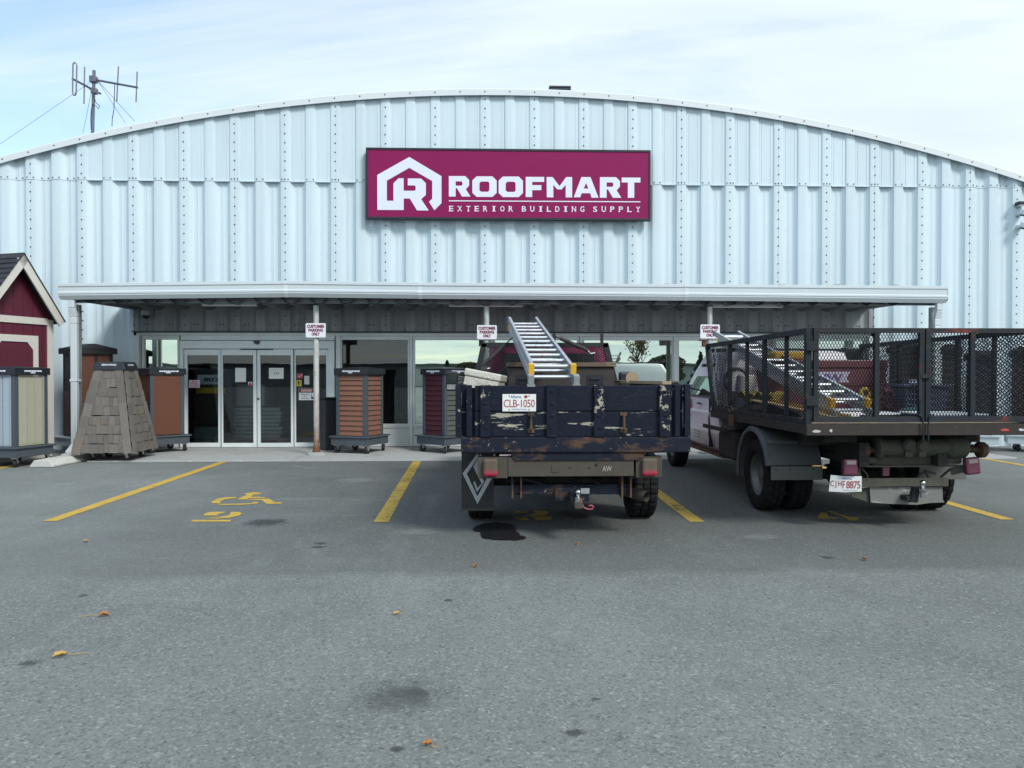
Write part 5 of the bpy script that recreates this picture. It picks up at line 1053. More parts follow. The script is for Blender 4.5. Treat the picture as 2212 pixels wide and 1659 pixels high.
# two rear gate leaves
mid = atY(1996, 800, by).x
for a, b, mp_ in ((bl_+.062, mid-.008, 1892.6), (mid+.008, br_-.01, 2099)):
    g_ = obj('rear_gate', MB().bar((a,by+.0,tz-.022),(b,by+.0,tz-.022),.045,.044), m_red_r, tb); obj('bottom_rail', MB().bar((a,by,dz1+.045),(b,by,dz1+.045),.045,.05), m_red_r, g_)
    xm = atY(mp_, 800, by).x
    for x in (a+.022, xm, b-.022): obj('gate_post', MB().box((x-.022,by-.021,dz1+.071),(x+.022,by+.021,tz-.045)), m_cage, g_)
    obj('mesh', diamond((a+.03,by+.026,dz1+.06),(1,0,0),(0,0,1),lambda z: (0,b-a-.06),tz-dz1-.09,.0295,.056,.0054,.0016), m_cagem, g_, fixn=False)
    if a < 4:
        for z in (1.78,1.27): obj('hinge', MB().box((bl_-.01,by-.032,z-.045),(bl_+.10,by-.0215,z+.045)), m_cage, g_)
obj('gate_latch', MB().box((mid-.055,by-.05,1.48),(mid+.045,by-.022,1.52)).box((mid-.07,by-.045,1.28),(mid-.045,by-.022,1.66)), m_red_r, tb)
for s in (-1, 1): obj('drop_rod', MB().tube([(mid+s*.07,by-.03,1.14),(mid+s*.035,by-.035,1.12),(mid+s*.024,by-.035,1.05),(mid+s*.024,by-.035,.90)], .008, 8), m_cage, tb)
# scuffs on the edge
for (x, y), col, w in (((125,915),(.45,.47,.47),.05),((240,912),(.5,.5,.5),.02),((1570,905),(.5,.06,.05),.06),((1705,905),(.5,.5,.5),.04)):
    p = atY(*z8(x, y), by-.013); obj('paint_scuff', MB().prism([(p.x+w*math.cos(t)*random.uniform(.5,1), by-.011, p.z+.018*math.sin(t)*random.uniform(.5,1)) for t in [2*math.pi*q/9 for q in range(9)]], (0,-.001,0)), mat('scuff', col, .7), tb)
# wheels, fender
WYb = 8.55; RW = .395
for x, rs in ((3.125,-1),(3.42,-1),(4.70,1),(4.98,1)): tyre(x, WYb, RW, .225, tb, rs)
for x, rs in ((3.18,-1),(4.92,1)): tyre(x, 12.72, RW, .235, tb, rs)
obj('axle', MB().cyl((3.2,WYb,RW),(4.9,WYb,RW),.06).lathe([(-.2,.07),(-.12,.17),(.12,.17),(.2,.07)], (4.05,WYb,RW), (1,0,0), 16), m_chas, tb); obj('front_axle', MB().cyl((3.3,12.72,RW),(4.8,12.72,RW),.045), m_chas, tb)
m_fend = mat('dusty_grey_fender', (.105,.11,.112), .75, 0, .15, 5, spec=.25, wear=[((.07,.07,.07), .6, .12, 7, (1,1,1))])
for s, xa, xb in ((-1, 2.97, 3.56), (1, 4.56, 5.11)):
    mb = MB(); ring = []; n = 18
    for k in range(n+1):
        t = R(-12 + 178*k/n); r = .51; c_, s_ = math.cos(t), math.sin(t)
        P = lambda x, rr: (x, WYb + rr*c_, RW+.03 + rr*s_)
        out, inn = (xa, xb) if s < 0 else (xb, xa); o = .03 if s < 0 else -.03
        ring.append([P(out, r-.05), P(out, r-.015), P(out+o*.5, r+.0), P(out+o*1.5, r+.012), P(inn, r+.012), P(inn, r+.0), P(out+o*1.5, r-.003), P(out+o*.5, r-.06)])
    mb.loft(ring); fd = obj('fender', mb, m_fend, tb, smooth=True)
    fy = WYb-.50; obj('fender_flap', MB().box((xa+.03, fy-.045, .40), (xb-.01, fy-.03, .545)), mat('pale_dusty_flap', (.13,.13,.122), .75, 0, .15, 6), fd, bevel=.004)
    obj('fender_tube', MB().cyl((xa-.01, fy-.03, .80), (xb+.35 if s < 0 else xb, fy-.03, .80), .022, 10), m_fend, fd)
mb = MB()
for q in (3.05,3.2,3.45): mb.lathe([(0,.011),(.006,.009)], (q, WYb-.5-.045, .515), (0,-1,0), 8)
obj('flap_bolt', mb, m_bolt, tb)
# frame and rear gear
obj('frame_rail', MB().box((3.62,by+.3,.62),(3.72,13.0,.85)).box((4.40,by+.3,.62),(4.50,13.0,.85)).box((3.2,7.7,.80),(4.95,7.8,.95)).box((3.2,9.2,.80),(4.95,9.3,.95)).box((3.3,by+.35,.85),(3.62,by+.43,.955)).box((4.5,by+.35,.85),(4.85,by+.43,.955)), m_chas, tb)
obj('skirt_plate', MB().box((3.55,by+.56,.82),(4.90,by+.6,.955)), m_chas, tb)
obj('fuel_tank', MB().box((3.02,9.25,.45),(3.5,9.95,.80)), m_chas, tb, bevel=.05)
obj('rub_rail', MB().box((2.95,9.4,.80),(2.975,10.4,.85)).box((2.955,9.45,.75),(2.97,9.47,.80)), m_chas, tb)
obj('battery_bracket', MB().box((2.94,9.12,.9),(2.965,9.26,1.03)).tube([(2.94,9.2,1.06),(2.93,9.22,1.12),(2.93,9.12,1.14),(2.93,9.04,1.08)],.008,6).tube([(2.935,9.28,.95),(2.93,9.45,.90),(2.93,9.5,.82)],.008,6), m_rust, tb)
GYb = 7.42
B = lambda x, y, Y=GYb: atY(*z8(x, y), Y)
m_gear = mat('grimy_green_steel', (.085,.084,.066), .75, .2, .3, 6, wear=[((.14,.10,.07), .62, .1, 8, (1,1,1))], bump=.25)
a, b = B(610,1040), B(1240,1040); cyl_ = obj('hoist_cylinder', MB().lathe([(0,.085),(.01,.11),(.05,.115),(.06,.085)] + [((b-a).length-.12,.085),((b-a).length-.09,.11),((b-a).length+.06,.112),((b-a).length+.1,.07)], a-Vector((.05,0,0)), (1,0,0), 24), m_gear, tb, smooth=True)
for xx, s in ((475,1),(1425,-1)):
    p = B(xx, 1058); e = Vector((s,0,0)); obj('roller', MB().lathe([(0,.075),(.012,.08),(.05,.08),(.055,.03),(.06,.03),(.17,.03)] if s > 0 else [(0,.06),(.02,.078),(.07,.08),(.085,.03),(.2,.03)], p, e, 20), m_rust, tb, smooth=True)
for x in (840, 945):
    p = B(x, 1025, GYb-.1); obj('hinge_lug', MB().lathe([(-.03,.05),(0,.068),(.03,.05)], p, (0,1,.2), 16).box((p.x-.035,p.y,p.z-.11),(p.x+.035,p.y+.03,p.z)), m_gear, tb, smooth=True)
obj('cross_channel', MB().box((B(580,1110).x,GYb+.05,B(0,1185).z),(B(1100,1110).x,GYb+.15,B(0,1105).z)).box((B(450,0).x,GYb-.02,B(0,1192).z),(B(1230,0).x,GYb+.06,B(0,1180).z)).box((B(470,0).x,GYb,B(0,1180).z),(B(485,0).x,GYb+.1,B(0,1120).z)).box((B(1050,0).x,GYb,B(0,1180).z),(B(1065,0).x,GYb+.1,B(0,1110).z)), m_gear, tb)
obj('end_bracket', MB().box((B(1165,0).x,GYb-.03,B(0,1170).z),(B(1240,0).x,GYb+.12,B(0,1085).z)), m_dirty, tb, bevel=.02); obj('pin', MB().cyl(B(470,1140),B(575,1140),.035,14), m_gear, tb); obj('pin', MB().cyl(B(1080,1140),B(1160,1140),.032,14), m_gear, tb)
obj('hitch_plate', MB().box((B(470,0).x,GYb,B(0,1345).z),(B(1150,0).x,GYb+.03,B(0,1280).z)), m_gear, tb, bevel=.004)
lw = [(535,1345),(1095,1345),(1098,1440),(1110,1462),(1000,1466),(900,1480),(700,1474),(545,1462)]
obj('lower_plate', MB().prism([B(*p, GYb+.032) for p in lw], (0,.012,0)), mat('scuffed_grey_plate', (.20,.205,.19), .6, .2, .2, 3, wear=[((.45,.45,.42), .56, .1, 3.5, (1,1,2)), ((.10,.085,.07), .64, .08, 6, (1,1,1))]), tb); obj('side_gusset', MB().prism([B(*p, GYb+.06) for p in ((385,1375),(535,1345),(545,1465),(400,1420))], (0,.012,0)), m_gear, tb)
hx = B(950,0).x
sh = obj('drop_shank', MB().prism([B(*p, GYb-.10) for p in ((880,1345),(930,1348),(905,1465),(850,1462))], (0,.06,0)).box((B(790,0).x,GYb-.09,B(0,1445).z),(B(880,0).x,GYb+.03,B(0,1410).z)), m_rk, tb, bevel=.004)
bz_ = B(950,1385,GYb-.15).z; obj('hitch_ball', MB().lathe([(0,.03),(.02,.034),(.04,.034),(.05,.02),(.065,.018)] + [(.09+.028*math.sin(q), .028*math.cos(q)) for q in [R(-50+14*w) for w in range(10)]] + [(.1185,.003)], (B(950,0,GYb-.15).x,GYb-.15,bz_), (0,0,1), 18).cyl((B(950,0,GYb-.15).x,GYb-.15,bz_-.05),(B(950,0,GYb-.15).x,GYb-.15,bz_),.022), m_chrome, sh, smooth=True)
for (x0, y0, x1, y1), tilt in (((330,1130,440,1255),0),((1270,1118,1380,1248),-.12)):
    p, q = B(x0,y0,GYb-.1), B(x1,y1,GYb-.1); c = (p+q)/2; Mx = Matrix.Translation(c) @ Matrix.Rotation(tilt,4,'Y'); w, h = abs(q.x-p.x)/2, abs(q.z-p.z)/2
    tl = obj('tail_light', MB().box((-w,-.02,-h),(w,.05,h), Mx), m_lens_f, tb, bevel=.02); obj('reverse_lens', MB().box((-w*.65,-.026,h*.35),(w*.65,-.019,h*.8), Mx), mat('cloudy_lens', (.30,.24,.24), .4), tl, bevel=.004)
    e = B(1180,1230) if tilt else B(470,1230); obj('light_arm', MB().bar(c+Vector((0,.05,-.02)), e+Vector((0,.05,0)), .05, .07), m_gear, tl)
pc = B(352,1322,GYb-.08); Mx = Matrix.Translation(pc) @ Matrix.Rotation(R(-8),4,'Z')
lp = obj('licence_plate', MB().add([Mx @ Vector(p) for p in ((-.152,.02,-.075),(-.02,0,-.078),(.148,.0,-.07),(.148,.0,.08),(-.02,0,.078),(-.135,.02,.085),(-.152,.024,-.075),(-.02,.004,-.078),(.148,.004,-.07),(.148,.004,.08),(-.02,.004,.078),(-.135,.024,.085))], [(0,1,4,5),(1,2,3,4),(6,11,10,7),(7,10,9,8),(0,6,7,1),(1,7,8,2),(2,8,9,3),(3,9,10,4),(4,10,11,5),(5,11,6,0)]), m_plate, tb)
mb = MB()
for s, x, w, dy in (('C J H',-.088,.10,.012),('F',-.018,.02,.0),('8875',.07,.13,0)): t_ = text_mb(s, w, .072, .0, .9); mb.add([Mx @ Vector((p.x+x, -.004+max(0,(-.02-p.x-x)/.132*.02), p.z-.004)) for p in t_.v], t_.f)
obj('plate_number', mb, m_pred, lp, fixn=False)
mb = MB(); t_ = text_mb('Wild Rose Country', .13, .014, .01); mb.add([Mx @ (p+Vector((.04,-.0035,-.06))) for p in t_.v], t_.f); t_ = text_mb('Alberta', .09, .022, .01); mb.add([Mx @ (p+Vector((.01,-.0035,.056))) for p in t_.v], t_.f); obj('plate_print', mb, m_pblue, lp, fixn=False)
obj('plate_lamp_wire', MB().tube([B(475,1200),B(500,1230),B(520,1255),B(515,1290)],.006,6), m_gear, tb); obj('brake_line', MB().tube([B(900,1270,7.6),B(960,1220,7.6),B(1040,1240,7.6)],.012,6).tube([B(960,1220,7.6),B(990,1275,7.6)],.012,6), m_gear, tb); obj('brake_line', MB().tube([B(1080,1270,7.6),B(1150,1210,7.6),B(1220,1205,7.5)],.012,6), m_gear, tb)
obj('amber_marker', MB().box((B(640,0).x,GYb-.01,B(0,1262).z),(B(690,0).x,GYb+.03,B(0,1192).z)), m_lens_f, tb, bevel=.005)
obj('spare_hanger', MB().lathe([(-.08,.36),(-.1,.3),(.1,.3),(.08,.36)], (3.95,8.0,.62), (0,0,1), 24), m_tyre, tb)
# cab
m_wht = N('pinkish_white_truck_paint'); k = m_wht; c = k.mix(k.noise(2,4), (.66,.63,.67), (.74,.72,.75)); sp = k.n('ShaderNodeSeparateXYZ'); k.l(k.cur, sp.inputs[0])
low = k.ramp(k.math('ADD', sp.outputs[2], k.math('MULTIPLY', k.noise(5,6,.7), .5)), .62, .95, 1, 0); c = k.mix(k.math('MULTIPLY', low, .75), c, (.22,.13,.11)); c = k.mix(k.ramp(k.noise(16,6,.7),.66,.70), c, (.2,.09,.06)); k.bsdf(c, .38, 0, coat=.2); m_wht = k.m
c0, c1 = 3.07, 5.03
cb_ = obj('cab', MB().loft([[(c0+i,10.05,z),(c1-i,10.05,z),(c1-i,12.12,z),(c0+i,12.12,z)] for z, i in ((.44,.12),(.52,.06),(.72,.015),(.98,0),(1.02,.012),(1.2,.04))]), m_wht, tb, bevel=.03)
obj('cab_roof', MB().loft(greenhouse(c0+.03, c1-.03, 10.07, 12.1, 10.16, 11.45, 1.195, 1.84, .17)), m_wht, tb, smooth=True)
obj('bonnet', MB().loft([[(c0+i,12.13,z),(c1-i,12.13,z),(c1-i,13.45,z),(c0+i,13.45,z)] for z, i in ((.80,.03),(.98,0),(1.02,.015),(1.17,.05))]), m_wht, tb, bevel=.04)
for s, x in ((-1,c0),(1,c1)):
    f6 = [(0,1,2,3),(4,7,6,5),(0,4,5,1),(1,5,6,2),(2,6,7,3),(3,7,4,0)]
    def pane(y, z, o): k_ = (z-1.195)/(1.84-1.195); return (x - s*(.03 + .17*k_*1.06 - o), y, z)
    ys = ((10.62,1.225),(11.72,1.225),(11.38,1.68),(10.62,1.68))
    obj('side_window', MB().add([pane(y,z,.012) for y, z in ys]+[pane(y,z,-.03) for y, z in ys], f6), glass('truck_window_glass', .38, (.8,.95,.85), (.3,.34,.32)) if s < 0 else m_wg, cb_)
    fr = ((10.56,1.20),(11.84,1.20),(11.45,1.73),(10.56,1.73)); obj('window_seal', MB().add([pane(y,z,.007) for y, z in fr]+[pane(y,z,-.03) for y, z in fr], f6), m_blk, cb_)
    if s < 0:
        obj('door_gap', MB().box((x-.004,10.50,.52),(x+.08,10.515,1.19)), m_blk, cb_); obj('door_gap', MB().box((x-.004,12.02,.5),(x+.08,12.03,1.19)), m_blk, cb_)
        obj('door_handle', MB().box((x-.025,10.9,1.095),(x+.0,11.06,1.12)), m_blk, cb_, bevel=.006)
        obj('side_marker', MB().prism([(x-.012,11.42,1.02),(x-.012,11.62,1.06),(x-.012,11.62,1.16),(x-.012,11.5,1.18)],(.014,0,0)), mat('red_marker', (.35,.03,.03), .35), cb_)
        mb = MB()
        for q in range(3): tt = text_mb('- - - - -', .3, .02); Mz = Matrix.Translation((x-.004,11.1,.70-.04*q)) @ Matrix.Rotation(R(-90),4,'Z'); mb.add([Mz @ p for p in tt.v], tt.f)
        tag(obj('door_lettering', mb, m_ink, cb_, fixn=False), kind='stuff'); obj('hinge_strip', MB().box((x-.003,10.52,.66),(x+.05,10.55,.95)), m_rust, cb_)
        obj('wing_mirror', MB().box((x-.28,11.70,1.16),(x-.12,11.76,1.42)), m_blk, tb, bevel=.02); obj('mirror_arm', MB().tube([(x-.2,11.74,1.18),(x+.02,11.8,1.15)],.012,6).tube([(x-.2,11.74,1.40),(x+.05,11.8,1.32)],.012,6), m_blk, tb)
obj('rear_window', MB().add([(3.45,10.098,1.3),(4.65,10.098,1.3),(4.62,10.14,1.68),(3.48,10.14,1.68),(3.45,10.13,1.3),(4.65,10.13,1.3),(4.62,10.18,1.68),(3.48,10.18,1.68)], f6), m_wg, cb_)
obj('windscreen', MB().add([(3.25,12.09,1.23),(4.85,12.09,1.23),(4.72,11.55,1.72),(3.38,11.55,1.72),(3.25,12.02,1.23),(4.85,12.02,1.23),(4.72,11.48,1.72),(3.38,11.48,1.72)], f6), m_wg, cb_)
obj('rusty_sill', MB().box((c0+.05,10.06,.41),(c0+.12,11.9,.45)), m_rust, cb_); obj('front_bumper', MB().box((c0+.02,13.47,.5),(c1-.02,13.55,.68)), m_chrome, tb, bevel=.02)
obj('grille', MB().box((c0+.15,13.452,.82),(c1-.15,13.47,1.1)), m_blk, tb)

# ------------------------------------------------------------------ load of truck B
DZ = dz1 + .005
ladder((3.66, 7.50, 1.16), (3.52, 11.2, 2.09), .40, 'aluminium extension ladder leaning out of the mesh cage over the white cab', 'ladder')
def P(x, y, Y): return atY(x, y, Y)
m_mbox = mat('maroon_tool_box_paint', (.10,.025,.035), .5, 0, .15, 4, grime=.2); m_dec = mat('pale_lilac_decal', (.36,.35,.44), .5)
a, b = P(1640,777,9.85), P(1889,850,9.85)
t = thing('tool_chest', ((a.x+b.x)/2, 9.8, DZ), 'long maroon tool chest with a pale lettered panel across the front of the mesh cage', 'tool chest')
obj('body', MB().box((a.x,9.55,DZ+.02),(b.x,9.95,1.60)), m_mbox, t, bevel=.01); obj('lid', MB().box((a.x-.01,9.53,1.602),(b.x+.01,9.96,1.70)), m_mbox, t, bevel=.012); obj('rib', MB().box((a.x,9.535,1.38),(b.x,9.549,1.42)), m_mbox, t)
d0, d1 = P(1740,803,9.53), P(1838,830,9.53)
obj('decal', MB().prism([(d0.x,9.546,d1.z),(d1.x,9.546,d1.z),(d1.x-.05,9.546,(d0.z+d1.z)/2),(d1.x,9.546,d0.z),(d0.x,9.546,d0.z)],(0,.003,0)), m_dec, t)
mb = MB(); put_text(mb, 'SMW', ((d0.x+d1.x)/2-.02,9.543,(d0.z+d1.z)/2), .42, .10, .02); obj('decal_lettering', mb, mat('violet_ink', (.10,.05,.18), .6), t, fixn=False)
m_ytarp = mat('yellow_tarp', (.50,.38,.06), .6, 0, .15, 5); m_amber = mat('amber_foam', (.52,.30,.04), .7, 0, .15, 8)
def heap(name, lab, cat, cx_, cy_, z0, rx, ry, h, m, seed, n=16, rows=5, parent=None):
    rnd = random.Random(seed); mb = MB(); rings = []
    for r in range(rows+1):
        f = r/rows; rings.append([(cx_+rx*math.cos(t)*(1-f*f)**.5*(1+rnd.uniform(-.15,.15))+.001*r, cy_+ry*math.sin(t)*(1-f*f)**.5*(1+rnd.uniform(-.15,.15)), z0+h*f*(1+rnd.uniform(-.12,.12) if 0<f<1 else 1)) for t in [2*math.pi*q/n for q in range(n)]])
    mb.loft(rings); return tag(obj(name, mb, m, None, at=(cx_,cy_,z0)), lab, cat)
c = P(1705,765,9.75); t = thing('foam_roll', (c.x,9.75,1.70), 'amber foam slab lying on top of the maroon tool chest', 'foam'); obj('slab', MB().box((c.x-.24,9.62,1.702),(c.x+.24,9.9,1.81)), m_amber, t, bevel=.03); obj('wrap', MB().box((c.x-.25,9.7,1.695),(c.x-.2,9.8,1.82)), m_ytarp, t)
heap('rubble_heap', 'dark brown heap of old roofing debris along the left side of the mesh cage', 'debris', 3.32, 8.9, DZ, .28, .75, .16, mat('roof_debris', (.045,.038,.033), .9, 0, .4, 14, bump=.6), 3)
for q, (x, y, w, h_, rz_, lab) in enumerate(((1618,852,.28,.05,9.35,'crumpled yellow tarp sheet on the debris heap nearer the white cab'),(1655,853,.30,.05,8.98,'folded yellow tarp sheet beside the long ladder rail in the cage'))):
    c = P(x, y, rz_); yy = rz_; mb = MB(); n = 7; vs = []
    rr = random.Random(q+5)
    for i in range(n):
        for j in range(n): vs.append((c.x+(i/(n-1)-.5)*w, yy+(j/(n-1)-.5)*.5, 1.225+rr.uniform(0,.06)+.05*math.sin(i*1.3+j)))
    fs = [(i*n+j,i*n+j+1,(i+1)*n+j+1,(i+1)*n+j) for i in range(n-1) for j in range(n-1)]; m0 = len(vs); vs += [(x_,y_,z_-.006) for x_,y_,z_ in vs]; fs += [(m0+b_,m0+a_,m0+d_,m0+c_) for a_,b_,c_,d_ in fs]
    tag(obj('tarp', mb.add(vs, fs), m_ytarp, None, at=(c.x,yy,1.22)), lab, 'tarp')
c = P(1700,890,7.9); t = thing('plywood_offcut', (c.x,7.9,DZ), 'tan plywood offcut leaning under the ladder in the mesh cage', 'board'); obj('sheet', MB().bar((3.08,8.5,1.22),(3.45,7.35,DZ+.03),.26,.015,(0,.3,1)), mat('tan_plywood', (.40,.28,.14), .7, 0, .2, 6, (1,4,1)), t); obj('edge_strip', MB().bar((3.17,8.5,1.235),(3.54,7.35,DZ+.045),.03,.02,(0,.3,1)), m_amber, t)
c = P(1610,817,9.5); t = thing('bucket', (c.x,9.5,DZ), 'white plastic bucket upside down among the hoses in the mesh cage', 'bucket'); obj('shell', MB().lathe([(0,.16),(.02,.165),(.42,.12),(.44,.10)], (c.x,9.45,DZ+.02), (0,0,1), 24), mat('white_bucket', (.55,.55,.58), .5), t, smooth=True); obj('rim', MB().lathe([(0,.17),(.03,.17)], (c.x,9.45,DZ+.02), (0,0,1), 24), m_paper, t); obj('stand', MB().box((c.x-.1,9.4,DZ),(c.x+.1,9.5,DZ+.02)), m_chas, t)
for q, (x, y, r, lab, mm) in enumerate(((1590,822,.15,'coiled dark hose hung on the cage side above the white bucket', m_strap), (1868,848,.055,'small coil of yellow cord hung beside the maroon tool chest', m_ytarp))):
    c = P(x, y, 9.42); tag(obj('hose_coil', MB().tube([(c.x+r*math.cos(t), 9.42+.012*math.sin(3*t), c.z+r*math.sin(t)) for t in [2*math.pi*w/24 for w in range(24)]], .014, 8, closed=True).tube([(c.x+r*.93*math.cos(t), 9.39+.012*math.sin(3*t), c.z-.01+r*.95*math.sin(t)) for t in [2*math.pi*w/24 for w in range(24)]], .013, 8, closed=True), mm, None, at=(c.x,9.42,c.z)), lab, 'hose')
rr = random.Random(4)
for q, (x, lab) in enumerate(((1543,'rusty chain hanging inside the front corner of the mesh cage'),(1553,'second chain hanging beside the front corner chain in the cage'),(1565,'longest chain hanging down behind the first cage post'))):
    p0 = P(x, 758, 9.95); mb = MB(); L = 22 + 4*q
    for w in range(L):
        z = p0.z-.03*w; o = Vector((p0.x+.02*math.sin(w*.35+q), 9.9+.012*(w % 2), z)); ax = (Vector((1,0,0)) if w % 2 else Vector((0,1,0)))
        mb.tube([o+ax*.011*math.cos(t)+Vector((0,0,.021*math.sin(t))) for t in [2*math.pi*v/8 for v in range(8)]], .004, 4, closed=True)
    tag(obj('chain', mb, m_zinc, None, at=p0, fixn=False), lab, 'chain', 'chains hanging in the cage')
c = P(1985,860,9.3); t = thing('plastic_bin', (c.x,9.3,DZ), 'blue grey plastic storage bin with a wide rim on the cage deck', 'bin')
m_bin = mat('blue_grey_plastic', (.075,.095,.15), .5, 0, .1, 4); x0, x1 = c.x-.29, c.x+.29; y0, y1 = 9.1, 9.5
obj('body', MB().loft([[(x0+.05,y0+.05,DZ+.002),(x1-.05,y0+.05,DZ+.002),(x1-.05,y1-.05,DZ+.002),(x0+.05,y1-.05,DZ+.002)],[(x0+.01,y0+.01,1.36),(x1-.01,y0+.01,1.36),(x1-.01,y1-.01,1.36),(x0+.01,y1-.01,1.36)]]), m_bin, t, bevel=.015)
obj('rim', MB().box((x0-.02,y0-.02,1.362),(x1+.02,y1+.02,1.40)), m_bin, t, bevel=.01); obj('emblem', MB().prism([(c.x-.1+.035*math.cos(a_),y0+.006,1.31+.02*math.sin(a_)) for a_ in [2*math.pi*q/12 for q in range(12)]],(0,-.004,0)), mat('pale_blue_mark', (.14,.25,.32), .5), t)
t = thing('white_jug', (c.x+.02,9.25,1.40), 'white plastic jug standing on the rim of the grey bin', 'jug'); obj('body', MB().box((c.x-.02,9.2,1.402),(c.x+.08,9.3,1.56)), m_paper, t, bevel=.02); obj('neck', MB().cyl((c.x+.03,9.25,1.56),(c.x+.03,9.25,1.60),.02), m_paper, t)
t = thing('cloth_bundle', (c.x-.12,9.25,1.40), 'folded blue and white cloth on the grey bin lid', 'cloth'); obj('cloth', MB().box((c.x-.2,9.17,1.402),(c.x-.04,9.33,1.44)), mat('pale_blue_cloth', (.40,.45,.62), .8), t, bevel=.015); obj('fold', MB().box((c.x-.19,9.18,1.442),(c.x-.06,9.32,1.46)), m_paper, t, bevel=.008)
mb = MB(); c = P(1903,850,9.3)
pts = []
for q in range(60): pts.append((c.x+rr.uniform(-.12,.12), 9.25+rr.uniform(-.1,.1), DZ+.02+.36*abs(math.sin(q*.7))*rr.uniform(.6,1)))
sm = [Vector(pts[q]).lerp(Vector(pts[q+1]), f) for q in range(len(pts)-1) for f in (0,.5)]
tag(obj('tangled_hose', mb.tube(sm, .011, 6), mat('red_hose', (.09,.02,.032), .6), None, at=(c.x,9.25,DZ), smooth=True), 'tangled red air hose heaped beside the grey bin', 'hose')
t = thing('blue_panel', (4.72,7.75,DZ), 'flat blue tarp folded on the deck at the right rear of the cage', 'tarp'); obj('fold', MB().box((4.42,7.45,DZ),(5.05,8.1,DZ+.05)), mat('blue_tarp', (.02,.06,.17), .5), t, bevel=.02); obj('edge', MB().box((4.40,7.5,DZ+.052),(5.0,8.08,DZ+.066)), m_paper, t)
heap('tarp_heap', 'teal tarp heap behind the folded blue tarp in the cage', 'tarp', 4.85, 8.55, DZ, .2, .2, .1, mat('teal_tarp', (.04,.10,.11), .6), 8)
t = thing('white_board', (4.15,8.4,DZ), 'white board lying flat on the cage deck between ladder and grey bin', 'board'); obj('board', MB().box((3.9,8.1,DZ),(4.6,8.7,DZ+.035)), m_paper, t); obj('strip', MB().box((4.0,8.05,DZ),(4.55,8.095,DZ+.03)), m_blk, t)

# ------------------------------------------------------------------ across the lot, behind the photographer: seen mirrored in the shop windows
m_bark = mat('bark', (.075,.06,.05), .9, 0, .25, 6, bump=.3); m_twigleaf = mat('dry_leaf', (.22,.13,.05), .7, 0, .3, 5); m_pine = mat('conifer_needles', (.03,.05,.03), .8, 0, .4, 2); m_bush = mat('autumn_foliage', (.11,.095,.05), .8, 0, .4, 1.5)
def bare_tree(x, y, h, seed, lab):
    rnd = random.Random(seed); t = thing('bare_tree', (x, y, 0), lab, 'tree', 'trees across the lot'); trunk = MB(); tw = MB(); lv = MB()
    def grow(p, d, L, r, lev):
        n = 3; pts = [p]; rs = [r]; q = p; dd = d
        for i in range(n):
            dd = (dd + Vector((rnd.uniform(-.2,.2), rnd.uniform(-.2,.2), rnd.uniform(-.02,.15)))).normalized(); q = q + dd*L/n; pts.append(q); rs.append(r*(1-.35*(i+1)/n))
        (trunk if lev < 2 else tw).tube(pts, rs, 6 if lev < 2 else 4)
        if lev >= 3:
            for _ in range(4):
                c = q + Vector((rnd.uniform(-.3,.3),)*1 + (rnd.uniform(-.3,.3), rnd.uniform(-.3,.3))); s = rnd.uniform(.04,.09); u = Vector((rnd.uniform(-1,1),rnd.uniform(-1,1),rnd.uniform(-1,1))).normalized()*s; w = u.orthogonal().normalized()*s
                lv.add([c-u-w, c+u-w, c+u+w, c-u+w], [(0,1,2,3)])
            if lev == 4: return
        for _ in range(rnd.choice((3,4)) if lev < 3 else 3):
            f = rnd.uniform(.45,1); i = min(n-1, int(f*n)); b = pts[i].lerp(pts[i+1], f*n-i); a = rnd.uniform(0,6.28); sp_ = rnd.uniform(.5,1.0)
            grow(b, (dd + Vector((math.cos(a)*sp_, math.sin(a)*sp_, .15))).normalized(), L*rnd.uniform(.55,.78), r*.58, lev+1)
    grow(Vector((x,y,0)), Vector((0,0,1)), h*.27, h*.02, 0)
    obj('trunk', trunk, m_bark, t, fixn=False); tag(obj('twigs', tw, m_bark, t, fixn=False), kind='stuff'); tag(obj('crown', lv, m_twigleaf, t, fixn=False), kind='stuff')
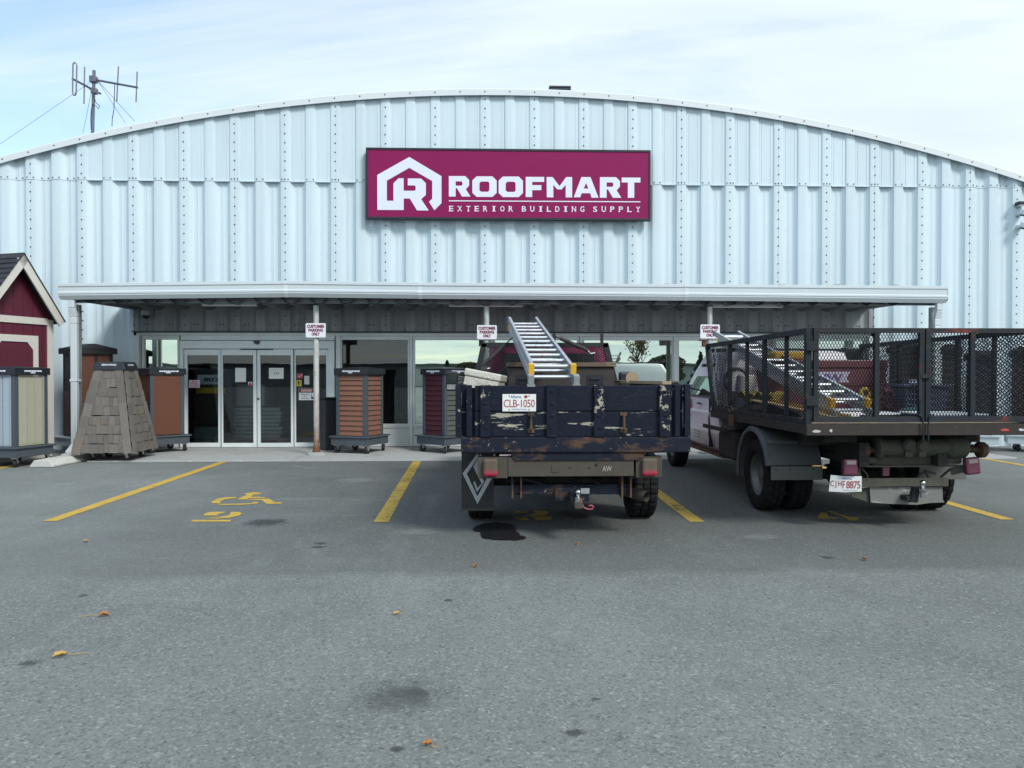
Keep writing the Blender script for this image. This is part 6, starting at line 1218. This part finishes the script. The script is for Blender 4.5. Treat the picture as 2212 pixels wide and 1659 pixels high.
def leafy(x, y, h, rx, seed, lab, m, cone=False):
    rnd = random.Random(seed); t = thing('conifer' if cone else 'leafy_tree', (x, y, 0), lab, 'tree', 'trees across the lot'); obj('trunk', MB().tube([(x,y,0),(x,y,h*.5),(x,y,h*.9)],[h*.03,h*.02,h*.006],7), m_bark, t); mb = MB()
    for _ in range(2600):
        if cone: f = rnd.random()**.6; z = h*(1-f)*.93+h*.06; r = rx*f*rnd.uniform(.3,1)*(1+.25*math.sin(z*9))
        else:
            u_ = rnd.uniform(-1,1); z = h*(.58+.4*u_); r = rx*math.sqrt(max(0,1-u_*u_))*rnd.uniform(.45,1)*(1+.2*math.sin(z*3+seed))
        a = rnd.uniform(0,6.28); c = Vector((x+r*math.cos(a), y+r*math.sin(a), z)); s = rnd.uniform(.08,.2); u = Vector((rnd.uniform(-1,1),rnd.uniform(-1,1),rnd.uniform(-1,1))).normalized()*s; w = u.orthogonal().normalized()*s*.7
        mb.add([c-u-w, c+u-w, c+u+w, c-u+w], [(0,1,2,3)])
    tag(obj('crown', mb, m, t, fixn=False), kind='stuff')
def mir(px, d): Yv = 2*GY + d; return atY(px, 800, Yv).x, -d
x, y = mir(1385, 46); bare_tree(x, y, 9, 11, 'tall bare autumn tree mirrored in the window behind the navy truck')
x, y = mir(1512, 52); leafy(x, y, 4.1, 1.3, 2, 'dark conifer mirrored in the window left of the mesh cage', m_pine, True)
x, y = mir(965, 60); leafy(x, y, 3.4, .9, 3, 'small conifer mirrored above the maroon and green siding display', m_pine, True)
x, y = mir(1440, 58); leafy(x, y, 4.0, 2.2, 4, 'rounded autumn tree mirrored beside the bare tree', m_bush)
x, y = mir(1330, 62); leafy(x, y, 3.2, 2.2, 5, 'low rounded autumn tree mirrored behind the navy truck rack', m_bush)
x, y = mir(1010, 66); leafy(x, y, 3.2, 2.6, 6, 'low autumn tree mirrored above the white tool box', m_bush)
wh = thing('warehouse', (-6, -75, 0), 'long low grey warehouse across the lot mirrored in the shop windows', 'building')
obj('wall', MB().box((-60,-80,0),(60,-72,2.9)), mat('grey_warehouse_wall', (.30,.31,.31), .7, 0, .1, .5), wh); obj('roof', MB().box((-60.5,-80.5,2.9),(60.5,-71.5,3.15)), mat('dark_warehouse_roof', (.10,.11,.11), .6), wh)
for q in range(8): obj('loading_door', MB().box((-50+q*13,-71.99,.1),(-46+q*13,-71.9,2.4)), mat('loading_door_paint', (.42,.42,.40), .5) if q == 0 else bpy.data.materials['loading_door_paint'], wh)
